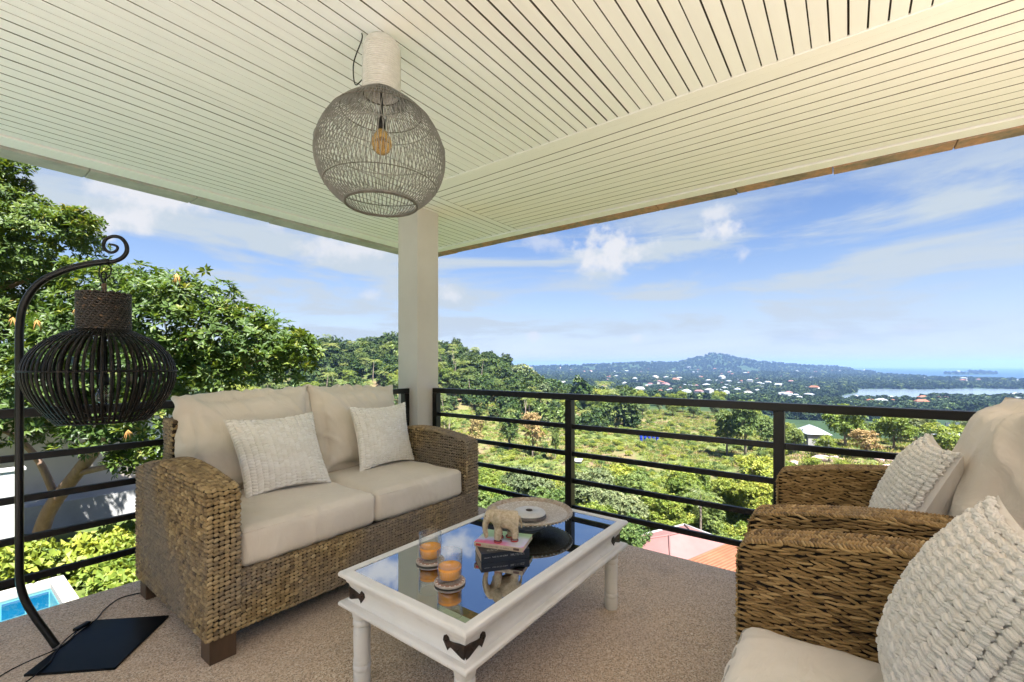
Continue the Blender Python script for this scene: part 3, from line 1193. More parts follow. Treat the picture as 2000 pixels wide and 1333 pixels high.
M['coaster'] = pm('stone_coaster', (.36, .20, .14), (.50, .33, .25), 30, .6, .3, 60, .001)
M['coaster_rim'] = pm('stone_coaster_rim', (.46, .38, .32), (.58, .50, .44), 30, .6)
M['coaster_dot'] = pm('shell_inlay', (.75, .72, .68), (.85, .82, .78), 30, .3)


def drink(x, y, lbl, lblc):
    c = empty('coaster', (x, y, TT))
    tag(c, lblc, 'coaster', 'round coasters on the glass table')
    obj('disc', autosmooth(lathe([(0, 0), (.052, 0), (.0555, .003), (.0555, .0075), (.053, .0105), (.0525, .0105), (.051, .0085), (0, .0085)], 40), 30), M['coaster_rim'], c)
    obj('top_face', lathe([(0, .0090), (.0508, .0090)], 40), M['coaster'], c)
    P = []
    for k in range(16):
        a = 2 * PI * k / 16
        P.append((math.cos(a) * .0475, math.sin(a) * .0475))
    bm = bmesh.new()
    for (px_, py_) in P:
        bmesh.ops.create_icosphere(bm, subdivisions=1, radius=.0036, matrix=Matrix.Translation((px_, py_, .0092)) @ Matrix.Diagonal((1, 1, .35, 1)))
    me = bpy.data.meshes.new('inlay')
    bm.to_mesh(me)
    bm.free()
    obj('inlay', me, M['coaster_dot'], c)
    g = empty('drinking_glass', (x, y, TT + .0107))
    tag(g, lbl, 'glass', 'glasses of orange juice')
    r0, r1, h = .0425, .0450, .104
    prof = [(0, 0), (r0 - .002, 0), (r0, .002), (r1, h - .001), (r1 - .001, h), (r1 - .0022, h - .001), (r0 - .002, .014), (r0 - .006, .0115), (0, .0105)]
    obj('tumbler', lathe(prof, 48, 'tumbler'), M['clear'], g)
    lv = .051
    q = r0 - .002 + (r1 - r0) * lv / h
    obj('orange_juice', lathe([(0, .0110), (r0 - .0064, .0120), (r0 - .0022, .0145), (q - .0002, lv), (q - .0015, lv - .0003), (0, lv - .0003)], 48, 'juice'), M['juice'], g)


drink(1.138, 1.135, 'glass of orange juice nearer the front corner of the table', 'round coaster under the nearer glass of juice')
drink(1.215, 1.319, 'glass of orange juice standing farther back beside the sofa', 'round coaster under the farther glass of juice')

# books
M['pages'] = pm('book_pages', (.62, .47, .33), (.74, .60, .45), 3, .8, .5, 220, .0008, stretch=(1, 1, 8))
M['cover_dark'] = pm('dark_blue_cover', (.003, .004, .005), (.008, .011, .014), 9, .3)
M['cover_pale'] = None
m_, nt_, b_, o_ = new_mat('printed_cover')
tc_ = nt_.nodes.new('ShaderNodeTexCoord')
sp_ = nt_.nodes.new('ShaderNodeSeparateXYZ')
nt_.links.new(tc_.outputs['Object'], sp_.inputs[0])
f_ = nz(nt_, 9, 3, .5)
ma_ = nt_.nodes.new('ShaderNodeMath')
ma_.operation = 'MULTIPLY_ADD'
nt_.links.new(sp_.outputs['Y'], ma_.inputs[0])
ma_.inputs[1].default_value = 4.6
nt_.links.new(f_, ma_.inputs[2])
c_ = ramp(nt_, ma_.outputs[0], [(.45, (.75, .10, .16)), (.58, (.66, .24, .40)), (.68, (.62, .55, .70)), (.82, (.58, .60, .60)), (.98, (.36, .52, .22))])
nt_.links.new(c_, b_.inputs['Base Color'])
b_.inputs['Roughness'].default_value = .28
M['cover_pale'] = m_
M['spine_pale'] = pm('cream_spine', (.52, .40, .28), (.62, .50, .38), 14, .4)
M['print_white'] = pm('pale_print', (.55, .52, .48), (.68, .65, .6), 50, .5)
M['print_dark'] = pm('dark_print', (.08, .04, .035), (.14, .07, .06), 50, .5)
M['print_red'] = pm('red_print', (.42, .03, .03), (.5, .05, .04), 50, .5)


def book(label, A, B, w, z0, th, mcover, mspine, marks, mtop=None):
    """A to B: the bottom edge of the spine; the book lies to the left of A->B when seen from above on side sgn"""
    A, B = Vector((A[0], A[1], 0)), Vector((B[0], B[1], 0))
    ex = (B - A).normalized()
    L = (B - A).length
    rz = math.atan2(ex.y, ex.x)
    root = empty('book', (A.x, A.y, z0), rz)
    tag(root, label, 'book')
    obj('page_block', box(.002, L - .002, .004, w - .002, .0012, th - .0012), M['pages'], root)
    cov = obj('cover', boxes([(0, L, .0016, w, 0, .0010), (0, L, .0016, w, th - .0010, th)]), mcover, root)
    obj('spine', box(0, L, 0, .0015, 0, th, .0004, seg=1), mspine, root)
    return root, L


# glyph-like strokes, too small to read in the photograph
def strokes(x0, x1, z0, h, y, dens, seedv):
    rr = random.Random(seedv)
    L = []
    x = x0
    while x < x1:
        w = rr.uniform(.0012, .0024) * dens
        if rr.random() < .16:
            x += w
            continue
        k = rr.randint(0, 3)
        if k == 0:
            L.append((x, x + .0007, y - .0003, y, z0, z0 + h))
            L.append((x + .0007, x + w, y - .0003, y, z0, z0 + .0006))
        elif k == 1:
            L.append((x, x + .0007, y - .0003, y, z0, z0 + h))
            L.append((x + w - .0006, x + w, y - .0003, y, z0, z0 + h))
            L.append((x + .0007, x + w - .0006, y - .0003, y, z0 + h / 2 - .0003, z0 + h / 2 + .0003))
        elif k == 2:
            L.append((x, x + w, y - .0003, y, z0 + h - .0006, z0 + h))
            L.append((x + w / 2 - .0004, x + w / 2 + .0004, y - .0003, y, z0, z0 + h - .0006))
        else:
            L.append((x, x + .0007, y - .0003, y, z0, z0 + h))
            L.append((x + .0007, x + w, y - .0003, y, z0 + h - .0006, z0 + h))
            L.append((x + .0007, x + w, y - .0003, y, z0, z0 + .0006))
        x += w + .0008
    return L


b1, L1 = book('thick black paperback at the bottom of the pile on the table', (1.322, 1.1466), (1.481, 1.027), .125, TT, .036, M['cover_dark'], M['cover_dark'], None)
obj('spine_lettering', boxes(strokes(.045, .105, .018, .0045, -.0001, 1.3, 3) + strokes(.112, .178, .0165, .0080, -.0001, 2.2, 4) + strokes(.012, .034, .018, .003, -.0001, 1.0, 5)), M['print_white'], b1)
V = strokes(.03, .07, .0, .0045, 0, 2.0, 9)
obj('cover_lettering', boxes([(a, b, .02 + (z0) * 3.4, .02 + z1 * 3.4, .036, .0363) for (a, b, y0, y1, z0, z1) in V]), M['print_white'], b1)
b2, L2 = book('pale paperback with a pink and green cover, under the elephant', (1.364, 1.222), (1.4316, 1.0263), .150, TT + .0366, .0175, M['cover_pale'], M['spine_pale'], None)
obj('spine_lettering', boxes(strokes(.055, .105, .0055, .0055, -.0001, 1.3, 6) + strokes(.110, .150, .0055, .0055, -.0001, 1.4, 7)), M['print_dark'], b2)
obj('spine_panel', boxes([(.008, .030, -.0004, -.0001, .004, .0135)]), M['print_red'], b2)
obj('spine_panel', boxes([(.168, .192, -.0004, -.0001, .004, .0135)]), M['print_dark'], b2)

# elephant
def skinned(name, joints, edges_, root=0, sub=2, m=None, parent=None, loc=(0, 0, 0), rot=(0, 0, 0)):
    me = bpy.data.meshes.new(name)
    me.from_pydata([j[0] for j in joints], edges_, [])
    o = obj(name, me, m, parent, loc, rot)
    o.modifiers.new('Skin', 'SKIN')
    sv = me.skin_vertices[0].data
    for i, j in enumerate(joints):
        r = j[1]
        sv[i].radius = r if isinstance(r, tuple) else (r, r)
        sv[i].use_root = (i == root)
    s = o.modifiers.new('Sub', 'SUBSURF')
    s.levels = sub
    s.render_levels = sub
    return o


M['resin'] = pm('aged_ivory_resin', (.36, .28, .17), (.60, .51, .37), 90, .55, .6, 260, .0012)
M['resin_dark'] = pm('elephant_eye_paint', (.04, .02, .015), (.06, .03, .02), 50, .4)
M['red_paint'] = pm('red_toe_paint', (.30, .03, .03), (.42, .06, .05), 80, .4)
EZ = TT + .0545
el = empty('elephant_figurine', (1.456, 1.139, EZ))
el.rotation_euler = (0, 0, R(138))
tag(el, 'carved cream elephant figurine standing on the two books', 'figurine')
# local +x = the way it faces
J = [((-.012, 0, .085), .040), ((.022, 0, .088), .038), ((-.040, 0, .080), .037), ((.044, 0, .098), .036), ((.060, 0, .103), .034),
     ((.072, 0, .088), .016), ((.079, 0, .064), .013), ((.078, 0, .040), .011), ((.072, 0, .020), .0095), ((.078, 0, .012), .006),
     ((.026, .021, .055), .018), ((.030, .022, .026), .0155), ((.029, .023, .004), .0165),
     ((.022, -.021, .055), .018), ((.016, -.022, .026), .0155), ((.014, -.023, .004), .0165),
     ((-.040, .021, .052), .019), ((-.044, .022, .026), .0155), ((-.040, .023, .004), .0165),
     ((-.036, -.021, .052), .019), ((-.034, -.022, .026), .0155), ((-.028, -.023, .004), .0165),
     ((-.066, 0, .086), .009), ((-.074, 0, .060), .004), ((-.074, 0, .040), .003)]
Ed = [(0, 1), (0, 2), (1, 3), (3, 4), (4, 5), (5, 6), (6, 7), (7, 8), (8, 9), (1, 10), (10, 11), (11, 12), (1, 13), (13, 14), (14, 15),
      (2, 16), (16, 17), (17, 18), (2, 19), (19, 20), (20, 21), (2, 22), (22, 23), (23, 24)]
skinned('body', J, Ed, 0, 2, M['resin'], el)
for s in (1, -1):
    pts = [(0, 0), (-.006, .016), (-.022, .021), (-.038, .010), (-.041, -.012), (-.032, -.034), (-.017, -.044), (-.004, -.026)]
    bm = bmesh.new()
    a = [bm.verts.new((x, 0, z)) for x, z in pts]
    b = [bm.verts.new((x * .96, s * .0035, z * .96)) for x, z in pts]
    bm.faces.new(a)
    bm.faces.new(b[::-1])
    for i in range(len(pts)):
        j = (i + 1) % len(pts)
        bm.faces.new((a[i], a[j], b[j], b[i]))
    bmesh.ops.recalc_face_normals(bm, faces=bm.faces)
    bmesh.ops.bevel(bm, geom=list(bm.edges), offset=.0012, segments=2, affect='EDGES')
    me = bpy.data.meshes.new('ear')
    bm.to_mesh(me)
    bm.free()
    for p_ in me.polygons:
        p_.use_smooth = True
    obj('ear', me, M['resin'], el, (.052, s * .033, .108), (0, 0, R(-26 * s)))
    bm = bmesh.new()
    bmesh.ops.create_icosphere(bm, subdivisions=2, radius=.0024)
    me = bpy.data.meshes.new('eye')
    bm.to_mesh(me)
    bm.free()
    obj('eye', me, M['resin_dark'], el, (.079, s * .0235, .110))
for (fx, fy) in ((.029, .023), (.014, -.023), (-.040, .023), (-.028, -.023)):
    obj('red_foot_band', lathe([(.0158, 0), (.0166, .001), (.0166, .0055), (.0158, .0065)], 20), M['red_paint'], el, (fx, fy, .0002))

# serving dish
M['ceramic'] = None
m_, nt_, b_, o_ = new_mat('patterned_stoneware')
tc_ = nt_.nodes.new('ShaderNodeTexCoord')
v_ = nt_.nodes.new('ShaderNodeTexVoronoi')
v_.feature = 'DISTANCE_TO_EDGE'
v_.inputs['Scale'].default_value = 75
nt_.links.new(tc_.outputs['Object'], v_.inputs['Vector'])
c_ = ramp(nt_, v_.outputs['Distance'], [(.02, (.44, .39, .33)), (.2, (.62, .58, .53)), (.5, (.70, .68, .65))])
b_.inputs['Roughness'].default_value = .35
c2_ = mixc(nt_, ramp(nt_, nz(nt_, 12, 5), [(.4, (0, 0, 0)), (.7, (.5, .5, .5))]), c_, (.42, .36, .30))
nt_.links.new(c2_, b_.inputs['Base Color'])
bump(nt_, b_, v_.outputs['Distance'], .5, .004)
M['ceramic'] = m_
M['dish_rim'] = pm('brown_glazed_rim', (.24, .16, .10), (.52, .45, .36), 60, .45, .6, 120, .003)
M['dish_stripe'] = pm('dark_grey_glaze', (.06, .055, .05), (.14, .13, .12), 30, .35)
M['dish_white'] = pm('pale_grey_glaze', (.50, .50, .48), (.62, .62, .60), 14, .35)
dish = empty('footed_dish', (1.783, 1.239, TT))
tag(dish, 'wide round stoneware dish on a low foot with a ring in its centre', 'dish')
obj('bowl', autosmooth(lathe([(.055, .026), (.10, .032), (.15, .042), (.185, .056), (.196, .061), (.196, .064), (.184, .060), (.15, .0475), (.10, .038), (.04, .033), (0, .033)], 72), 60), M['ceramic'], dish)
obj('rim', autosmooth(lathe([(.1845, .0585), (.195, .060), (.206, .066), (.209, .072), (.206, .0745), (.198, .070), (.186, .0635)], 72, closed_prof=True), 60), M['dish_rim'], dish)
bm = bmesh.new()
for k in range(64):
    a = 2 * PI * k / 64
    bmesh.ops.create_icosphere(bm, subdivisions=1, radius=.0048, matrix=Matrix.Translation((math.cos(a) * .2055, math.sin(a) * .2055, .0655)))
me = bpy.data.meshes.new('beads')
bm.to_mesh(me)
bm.free()
obj('beaded_edge', me, M['dish_white'], dish)
obj('foot', autosmooth(lathe([(0, 0), (.078, 0), (.081, .004), (.072, .012), (.060, .018), (.060, .027), (0, .027)], 48), 35), M['dish_white'], dish)
obj('ring_base', autosmooth(lathe([(0, .0345), (.074, .0345), (.083, .042), (.083, .050), (.078, .056), (.0, .056)], 48), 35), M['dish_stripe'], dish)
obj('ring_top', autosmooth(lathe([(.078, .0562), (.080, .060), (.074, .068), (.058, .0735), (.034, .0735), (.018, .071), (.013, .067), (.013, .0562)], 48, closed_prof=True), 50), M['dish_white'], dish)

obj('hole_shade_disc', lathe([(0, .0725), (.0165, .0725), (.0165, .0738), (0, .0738)], 24), M['gap'], dish)  # dark disc painted in for the shade inside the ring

# ================================================================== pendant lamp
PX, PY = 1.169, 1.566
pend = empty('pendant_lamp', (PX, PY, 0))
tag(pend, 'grey woven globe pendant lamp hanging from the ceiling', 'pendant lamp')
M['cord_grey'] = pm('grey_paper_cord', (.16, .158, .15), (.28, .275, .26), 60, .7, .3, 300, .0008)
M['cord_pale'] = pm('pale_wrapped_cord', (.50, .49, .46), (.64, .63, .60), 40, .8, .5, 120, .002, stretch=(1, 1, 3))
M['cord_dark'] = pm('dark_ring_cord', (.07, .06, .05), (.13, .12, .10), 60, .7)
M['brass'] = pm('aged_brass', (.30, .18, .07), (.42, .28, .12), 20, .4, metal=.8)
gp = [(.074, 2.335), (.088, 2.322), (.125, 2.298), (.170, 2.262), (.213, 2.215), (.246, 2.155), (.264, 2.090), (.262, 2.035), (.243, 1.975), (.210, 1.925), (.172, 1.890), (.146, 1.876)]


def prof_interp(pr, n):
    pr = np.array(pr)
    d = np.concatenate([[0], np.cumsum(np.linalg.norm(np.diff(pr, axis=0), axis=1))])
    s = np.linspace(0, d[-1], n)
    # smooth by Catmull style resampling
    r = np.interp(s, d, pr[:, 0])
    z = np.interp(s, d, pr[:, 1])
    for _ in range(2):
        r[1:-1] = (r[:-2] + 2 * r[1:-1] + r[2:]) / 4
        z[1:-1] = (z[:-2] + 2 * z[1:-1] + z[2:]) / 4
    return r, z


r_, z_ = prof_interp(gp, 26)
for tw, cnt, rad in ((.24, 86, -.0015), (-.24, 86, .0015)):
    pts = []
    for i in range(26):
        a = tw * (i / 25) ** 1.0
        pts.append(((r_[i] + rad) * math.cos(a), (r_[i] + rad) * math.sin(a), z_[i]))
    me = tube(pts, .0015, 5, name='strand')
    for k in range(cnt):
        obj('strand', me, M['cord_grey'], pend, None, (0, 0, 2 * PI * k / cnt + random.uniform(-.008, .008)))


def ring(r, z, t, m, name='ring', parent=pend, n=64):
    obj(name, tube([(r * math.cos(2 * PI * k / n), r * math.sin(2 * PI * k / n), z) for k in range(n)], t, 6, closed=True), m, parent)


for (r, z, t, mk) in ((.146, 1.873, .0045, 'cord_dark'), (.150, 1.879, .0035, 'cord_grey'), (.228, 1.95, .002, 'cord_dark'), (.262, 2.11, .002, 'cord_grey'), (.205, 2.226, .0018, 'cord_dark'), (.165, 2.262, .0022, 'cord_dark'), (.10, 2.31, .002, 'cord_grey')):
    ring(r, z, t, M[mk])
capp = [(.0735, 2.335), (.0745, 2.36), (.0745, 2.52), (.070, 2.545), (.055, 2.562), (.03, 2.568), (.012, 2.569)]
obj('cap', lathe(capp, 40), M['cord_pale'], pend)
for k in range(22):
    ring(.0748, 2.338 + k * .0087, .0042, M['cord_pale'], 'cord_wrap', n=36)
for (w, z) in ((.074, 2.3345),):
    ring(w, z, .0035, M['cord_dark'])
obj('socket_stem', lathe([(0, 2.34), (.006, 2.34), (.006, 2.235), (.017, 2.232), (.017, 2.19), (0, 2.19)], 16), M['steel'], pend)
m_, nt_, b_, o_ = new_mat('amber_bulb_glass')
b_.inputs['Base Color'].default_value = (.85, .55, .22, 1)
b_.inputs['Transmission Weight'].default_value = .85
b_.inputs['Roughness'].default_value = .05
b_.inputs['IOR'].default_value = 1.2
M['bulb'] = m_
obj('bulb', lathe([(0.0, 2.085), (.018, 2.088), (.034, 2.102), (.042, 2.128), (.038, 2.155), (.022, 2.178), (.014, 2.19)], 28), M['bulb'], pend)
obj('filament', tube([(.012 * math.cos(a), .012 * math.sin(a), 2.115 + .03 * (k % 2)) for k, a in enumerate(np.linspace(0, 2 * PI, 13))], .0012, 5), M['brass'], pend)
obj('ceiling_hook', tube([(0, 0, 2.566), (.010, 0, 2.574), (.008, 0, 2.588), (-.004, 0, 2.592), (0, 0, 2.606)], .0022, 6), M['brass'], pend)
# loose cable looping beside the cap, from ceiling
cp = []
ctrl = [(PX - .045, PY + .075, 2.601), (PX - .055, PY + .06, 2.56), (PX - .06, PY + .11, 2.48), (PX - .04, PY + .13, 2.41), (PX - .02, PY + .11, 2.43), (PX + .0, PY + .09, 2.47), (PX - .01, PY + .07, 2.54), (PX, PY + .02, 2.572)]


def spline(ctrl, n=8):
    C = [Vector(c) for c in ctrl]
    out = []
    for i in range(len(C) - 1):
        p0, p1, p2, p3 = C[max(i - 1, 0)], C[i], C[i + 1], C[min(i + 2, len(C) - 1)]
        for k in range(n):
            t = k / n
            out.append(.5 * ((2 * p1) + (-p0 + p2) * t + (2 * p0 - 5 * p1 + 4 * p2 - p3) * t * t + (-p0 + 3 * p1 - 3 * p2 + p3) * t ** 3))
    out.append(C[-1])
    return out


obj('cable', tube([(p.x - PX, p.y - PY, p.z) for p in spline(ctrl)], .0028, 6), M['steel'], pend)

# ================================================================== standing lantern
BX, BY = .2536, 2.778           # the upright
DX, DY = .72, -.69
lan = empty('floor_lamp', (.48, 2.56, 0))
tag(lan, 'black iron floor lamp stand with curled hook and flat base plate', 'floor lamp')


def lp(s, z):
    return (BX + DX * s - .48, BY + DY * s - 2.56, z)


plate = [(.7174, 2.588), (.4946, 2.818), (.242, 2.537), (.4647, 2.307)]
obj('base_plate', prism([(x - .48, y - 2.56) for x, y in plate], .001, .010, bev=.0015), M['steel'], lan)
path = [lp(.135, .008), lp(.105, .06), lp(.06, .135), lp(.02, .215), lp(.002, .29), lp(0, .36)]
path = spline(path, 6) + [Vector(lp(0, z)) for z in (.5, .8, 1.1)]
path += spline([lp(0, 1.28), lp(.002, 1.37), lp(.018, 1.46), (lp(.07, 1.545)), lp(.155, 1.60), lp(.25, 1.633), lp(.335, 1.648)], 6)
obj('stand', tube(path, .0135, 10), M['steel'], lan)
sp = [lp(.330, 1.647), lp(.355, 1.650), lp(.385, 1.667), lp(.402, 1.695), lp(.398, 1.728), lp(.378, 1.752), lp(.349, 1.757), lp(.322, 1.744), lp(.312, 1.718), lp(.322, 1.695), lp(.344, 1.687), lp(.362, 1.697), lp(.366, 1.712), lp(.352, 1.720), lp(.334, 1.722)]
spp = spline(sp, 5)
obj('curled_end', tube(spp, list(np.linspace(.0095, .0045, len(spp))), 8), M['steel'], lan)
SA = R(34)
shade = empty('lantern_shade', (.48, 2.56, 0), 0)
tag(shade, 'black cane lantern with slatted ribs hanging from the floor lamp hook', 'lantern')
obj('hook_link', tube(spline([(0, 0, 1.640), (.018, -.017, 1.625), (.016, -.015, 1.59), (0, 0, 1.572), (-.014, .013, 1.585), (-.010, .01, 1.632)], 6), .003, 6), M['steel'], shade)
obj('hook_link', tube(spline([(0, 0, 1.512), (0, 0, 1.545), (-.010, -.012, 1.565), (-.012, -.013, 1.59), (0, 0, 1.603), (.010, .012, 1.59), (.004, .004, 1.565)], 6), .0032, 6), M['steel'], shade)
obj('neck_wrap', lathe([(.006, 1.505), (.009, 1.51), (.009, 1.55), (.006, 1.553)], 12), M['wood_leg'], shade)
# woven cap of separate strips
capr = .0886
V = []
C, T, Nn = [], [], []
for row in range(16):
    for k in range(46):
        a = 2 * PI * (k + .5 * (row % 2)) / 46
        C.append((capr * math.cos(a), capr * math.sin(a), 1.357 + row * .0100))
        tt = np.array([-math.sin(a), math.cos(a), 0])
        q = .5 if (k + row // 2) % 2 else -.5
        T.append(tt * math.cos(q) + np.array([0, 0, 1]) * math.sin(q))
        Nn.append((math.cos(a), math.sin(a), 0))
V, F, t = lumps(C, T, Nn, .0085, .0046, .0042, rng.beta(1.2, 3.5, len(C)))
M['cap_weave'] = mat_tint('dark_rattan_weave', [(0, (.012, .009, .008)), (.5, (.028, .017, .011)), (1, (.22, .12, .05))], .45, 0, (9, (.02, .014, .01), .4, .6, .8), .5)
cp_ = obj('cap', lathe([(0, 1.508), (capr - .006, 1.510), (capr, 1.506), (capr - .001, 1.352)], 48), M['rattan_black'], shade)
w_ = obj('weave', npmesh('weave', V, F, tint=t), M['cap_weave'], cp_)
w_['kind'] = 'stuff'
lpf = [(.086, 1.355), (.112, 1.343), (.155, 1.322), (.198, 1.288), (.232, 1.243), (.250, 1.192), (.250, 1.145), (.234, 1.085), (.208, 1.035), (.178, .992), (.154, .966)]
r_, z_ = prof_interp(lpf, 22)
V, F = [], []
hw, th_ = .0058, .0022
for i in range(22):
    w = hw * (0.55 + .45 * r_[i] / .25)
    for (dx, dy) in ((0, -w), (th_ * 2, -w * .8), (th_ * 2, w * .8), (0, w)):
        V.append((r_[i] + dx - .002, dy, z_[i]))
for i in range(21):
    for k in range(4):
        k2 = (k + 1) % 4
        F.append((i * 4 + k, i * 4 + k2, (i + 1) * 4 + k2, (i + 1) * 4 + k))
ribme = npmesh('rib', V, np.array(F))
for k in range(60):
    obj('rib', ribme, M['rattan_black'], shade, None, (0, 0, 2 * PI * k / 60 + random.uniform(-.012, .012)))
for (r, z, t) in ((.251, 1.176, .0036), (.153, .966, .0055), (.170, .985, .003), (.190, 1.012, .0025), (.12, 1.335, .004), (.155, 1.32, .003)):
    ring(r, z, t, M['rattan_black'], 'ring', shade)
for k in range(3):
    a = 2 * PI * k / 3 + .4
    obj('base_spoke', tube([(.15 * math.cos(a), .15 * math.sin(a), .966), (-.15 * math.cos(a), -.15 * math.sin(a), .966)], .003, 6), M['rattan_black'], shade)
obj('socket', lathe([(0, 1.50), (.004, 1.50), (.004, 1.165), (.016, 1.163), (.018, 1.115), (0, 1.112)], 16), M['steel'], shade)
obj('bulb', lathe([(0, 1.035), (.015, 1.038), (.028, 1.052), (.030, 1.07), (.020, 1.095), (.013, 1.113)], 24), M['clear'], shade)

# cable across the plate and floor
cc = [(.79, 2.905), (.70, 2.90), (.62, 2.868), (.575, 2.80), (.53, 2.745)]
fl = empty('lamp_cable', (.5, 2.7, 0))
tag(fl, 'thin black cable with inline switch running over the base plate', 'cable')


def fp(px, y, h=.004):
    d = (EYE - h) * FPX / (y - 714.0)
    x, yy = at(px, d)
    return (x - .5, yy - 2.7, h)


obj('cord', tube(spline([fp(290, 1156), fp(262, 1161), fp(232, 1170), fp(205, 1190), fp(188, 1210, .008), fp(172, 1219, .016)], 8), .0028, 6), M['steel'], fl)
obj('cord', tube(spline([fp(150, 1232, .016), fp(128, 1250, .013), fp(108, 1275, .013), fp(96, 1295, .013), fp(70, 1318, .013), fp(40, 1340, .006)], 8), .0028, 6), M['steel'], fl)
obj('cord', tube(spline([fp(150, 1234, .016), fp(122, 1262, .013), fp(60, 1290, .013), fp(10, 1315, .005), fp(-30, 1345, .004)], 8), .0025, 6), M['steel'], fl)
a_, b_2 = Vector(fp(173, 1219, .011)), Vector(fp(147, 1234, .011))
sw_ = obj('inline_switch', box(-.032, .032, -.0115, .0115, 0, .014, .004), M['steel'], fl, tuple((a_ + b_2) / 2), (0, 0, math.atan2((b_2 - a_).y, (b_2 - a_).x)))

# ================================================================== the land
SEA_Z = -60.0
COLS = [-180, -110, -56, -48.9, -42.5, -38.7, -30, -24.6, -20.1, -14.1, -9.1, -2.6, 0, 2.6, 5.2, 12.9, 22, 29.8, 36, 42.5, 48.9, 56, 110, 180]
CREST = [6, 6, 6, 8, 7, 7, 12, 16.5, 10, 14, 10, 2.5, -4, -14, -21, -27, -28, -29, -30, -30, -30, -30, -20, 6]
BD = [0, 3, 6, 10, 20, 40, 70, 100, 150, 200, 250, 300, 400, 600, 900, 1300, 2000, 20000]
BZ = [-4.2, -4.6, -6, -8, -11, -15.5, -19, -22, -24.5, -25, -25.5, -29, -38, -52, -57.5, -58.6, -59, -59.2]
RZ = [-4.2, -4.6, -6, -8, -11, -14.0, -15.2, -15.8, -27, -34, -40, -44, -50, -55, -58, -58.6, -59, -59.2]


def sst(a, b, x):
    t = np.clip((x - a) / (b - a), 0, 1)
    return t * t * (3 - 2 * t)


def fbm(x, y, oct=4, seed=0.0):
    """cheap smooth sum of sines standing for rolling ground"""
    v = 0
    a = 1.0
    f = 1.0
    for k in range(oct):
        v = v + a * np.sin(x * f * 1.0 + 1.7 * k + seed + 1.3 * np.sin(y * f * .7 + k)) * np.cos(y * f * .9 - .6 * k + seed * 2 + 1.1 * np.sin(x * f * .8))
        a *= .5
        f *= 2.07
    return v


RIDGE_PX = [-100, 600, 960, 1040, 1110, 1180, 1260, 1320, 1358, 1395, 1442, 1490, 1560, 1620, 1700, 1800, 1900, 2000, 2200]
RIDGE_Y = [716, 716, 720, 719, 716.5, 714, 710, 711, 701, 691, 702, 709, 716, 718, 722, 728, 734, 738, 738]
COAST_PX = [-500, 960, 1010, 1060, 1120, 1300, 1540, 1640, 1740, 1840, 1900, 2000, 2400]
COAST_D = [6500, 6500, 4600, 4900, 5600, 6000, 4300, 3500, 2600, 2050, 1750, 1600, 1400]


def ground_np(X, Y):
    d0 = X * CY + Y * SY
    r0 = X * SY - Y * CY
    th = np.degrees(np.arctan2(r0, d0))
    rad = np.hypot(d0, r0)
    d = rad * np.maximum(np.cos(np.radians(th)), .5)
    cr = np.interp(th, COLS, CREST)
    base = np.interp(d, BD, BZ)
    rb = np.interp(d, BD, RZ)
    wr = sst(24, 33, th)
    base = base * (1 - wr) + rb * wr
    S = sst(110, 350, d) * (1 - sst(370, 950, d))
    zc = np.interp(350, BD, BZ)
    z = base + (cr - zc) * S * (1 - wr)
    # bumps
    z = z + fbm(X / 17, Y / 17, 3, 1) * .45 * sst(20, 60, d) * (1 - sst(500, 900, d))
    z = z + fbm(X / 60, Y / 60, 3, 4) * 1.6 * sst(150, 330, d) * (1 - sst(500, 900, d))
    # level ground by the pool and neighbours on the left
    wl = (1 - sst(13, 22, d)) * (1 - sst(-22, -14, th))
    zl = np.interp(d, [0, 9, 12, 15, 22], [-3.55, -3.5, -3.7, -3.9, -6])
    z = z * (1 - wl) + zl * wl
    pit = (X > -6.6) & (X < 1.72) & (Y > 7.5) & (Y < 13.0)
    z = np.where(pit, -4.9, z)
    # the hill goes on rising behind the house
    wb = sst(95, 135, np.abs(th))
    z = z * (1 - wb) + (-1.4 + .22 * rad * (1 - sst(200, 900, rad)) + fbm(X / 30, Y / 30, 3, 2) * .6 * sst(20, 60, rad)) * wb
    # far country: low hills and the mountain
    px = 1000 + FPX * np.tan(np.radians(np.clip(th, -60, 60)))
    ry = np.interp(px, RIDGE_PX, RIDGE_Y)
    rz_ = 1.2 + (714 - ry) / FPX * 3600
    bell = np.exp(-((d - 3600) / 520.0) ** 2)
    z = np.where(d > 1200, np.maximum(z, -59 + (rz_ + 59) * bell), z)
    fh = np.maximum(0, fbm(X / 240, Y / 240, 4, 2.2)) * 11 * sst(900, 1500, d) * (1 - .8 * sst(1500, 1800, d) * sst(36, 44, th))
    z = z + fh * (1 - bell)
    # coast
    cd = np.interp(px, COAST_PX, COAST_D) + 160 * fbm(th * .35, d * 0 + 1, 3, 5)
    z = z - sst(0, 140, d - cd) * 40 * (1 - bell * (px < 1560))
    # headland on the right and the lagoon
    hx_, hd_ = 1895.0, 3050.0
    hl = np.exp(-((px - hx_) / 62.0) ** 2 - ((d - hd_) / 150.0) ** 2)
    z = np.where(d > 2000, np.maximum(z, -75 + 33 * hl), z)
    lg = sst(1640, 1720, px + 20 * np.sin(d / 60)) * sst(735, 770, d + 22 * np.sin(px / 23)) * (1 - sst(1100, 1150, d - (px - 1700) * .08 + 15 * np.sin(px / 31)))
    z = z - lg * 16
    bay = sst(1000, 1020, px) * (1 - sst(1085, 1110, px)) * np.exp(-((d - 3700) / 500) ** 2)
    return z


def gz(x, y):
    return float(ground_np(np.array([x]), np.array([y]))[0])


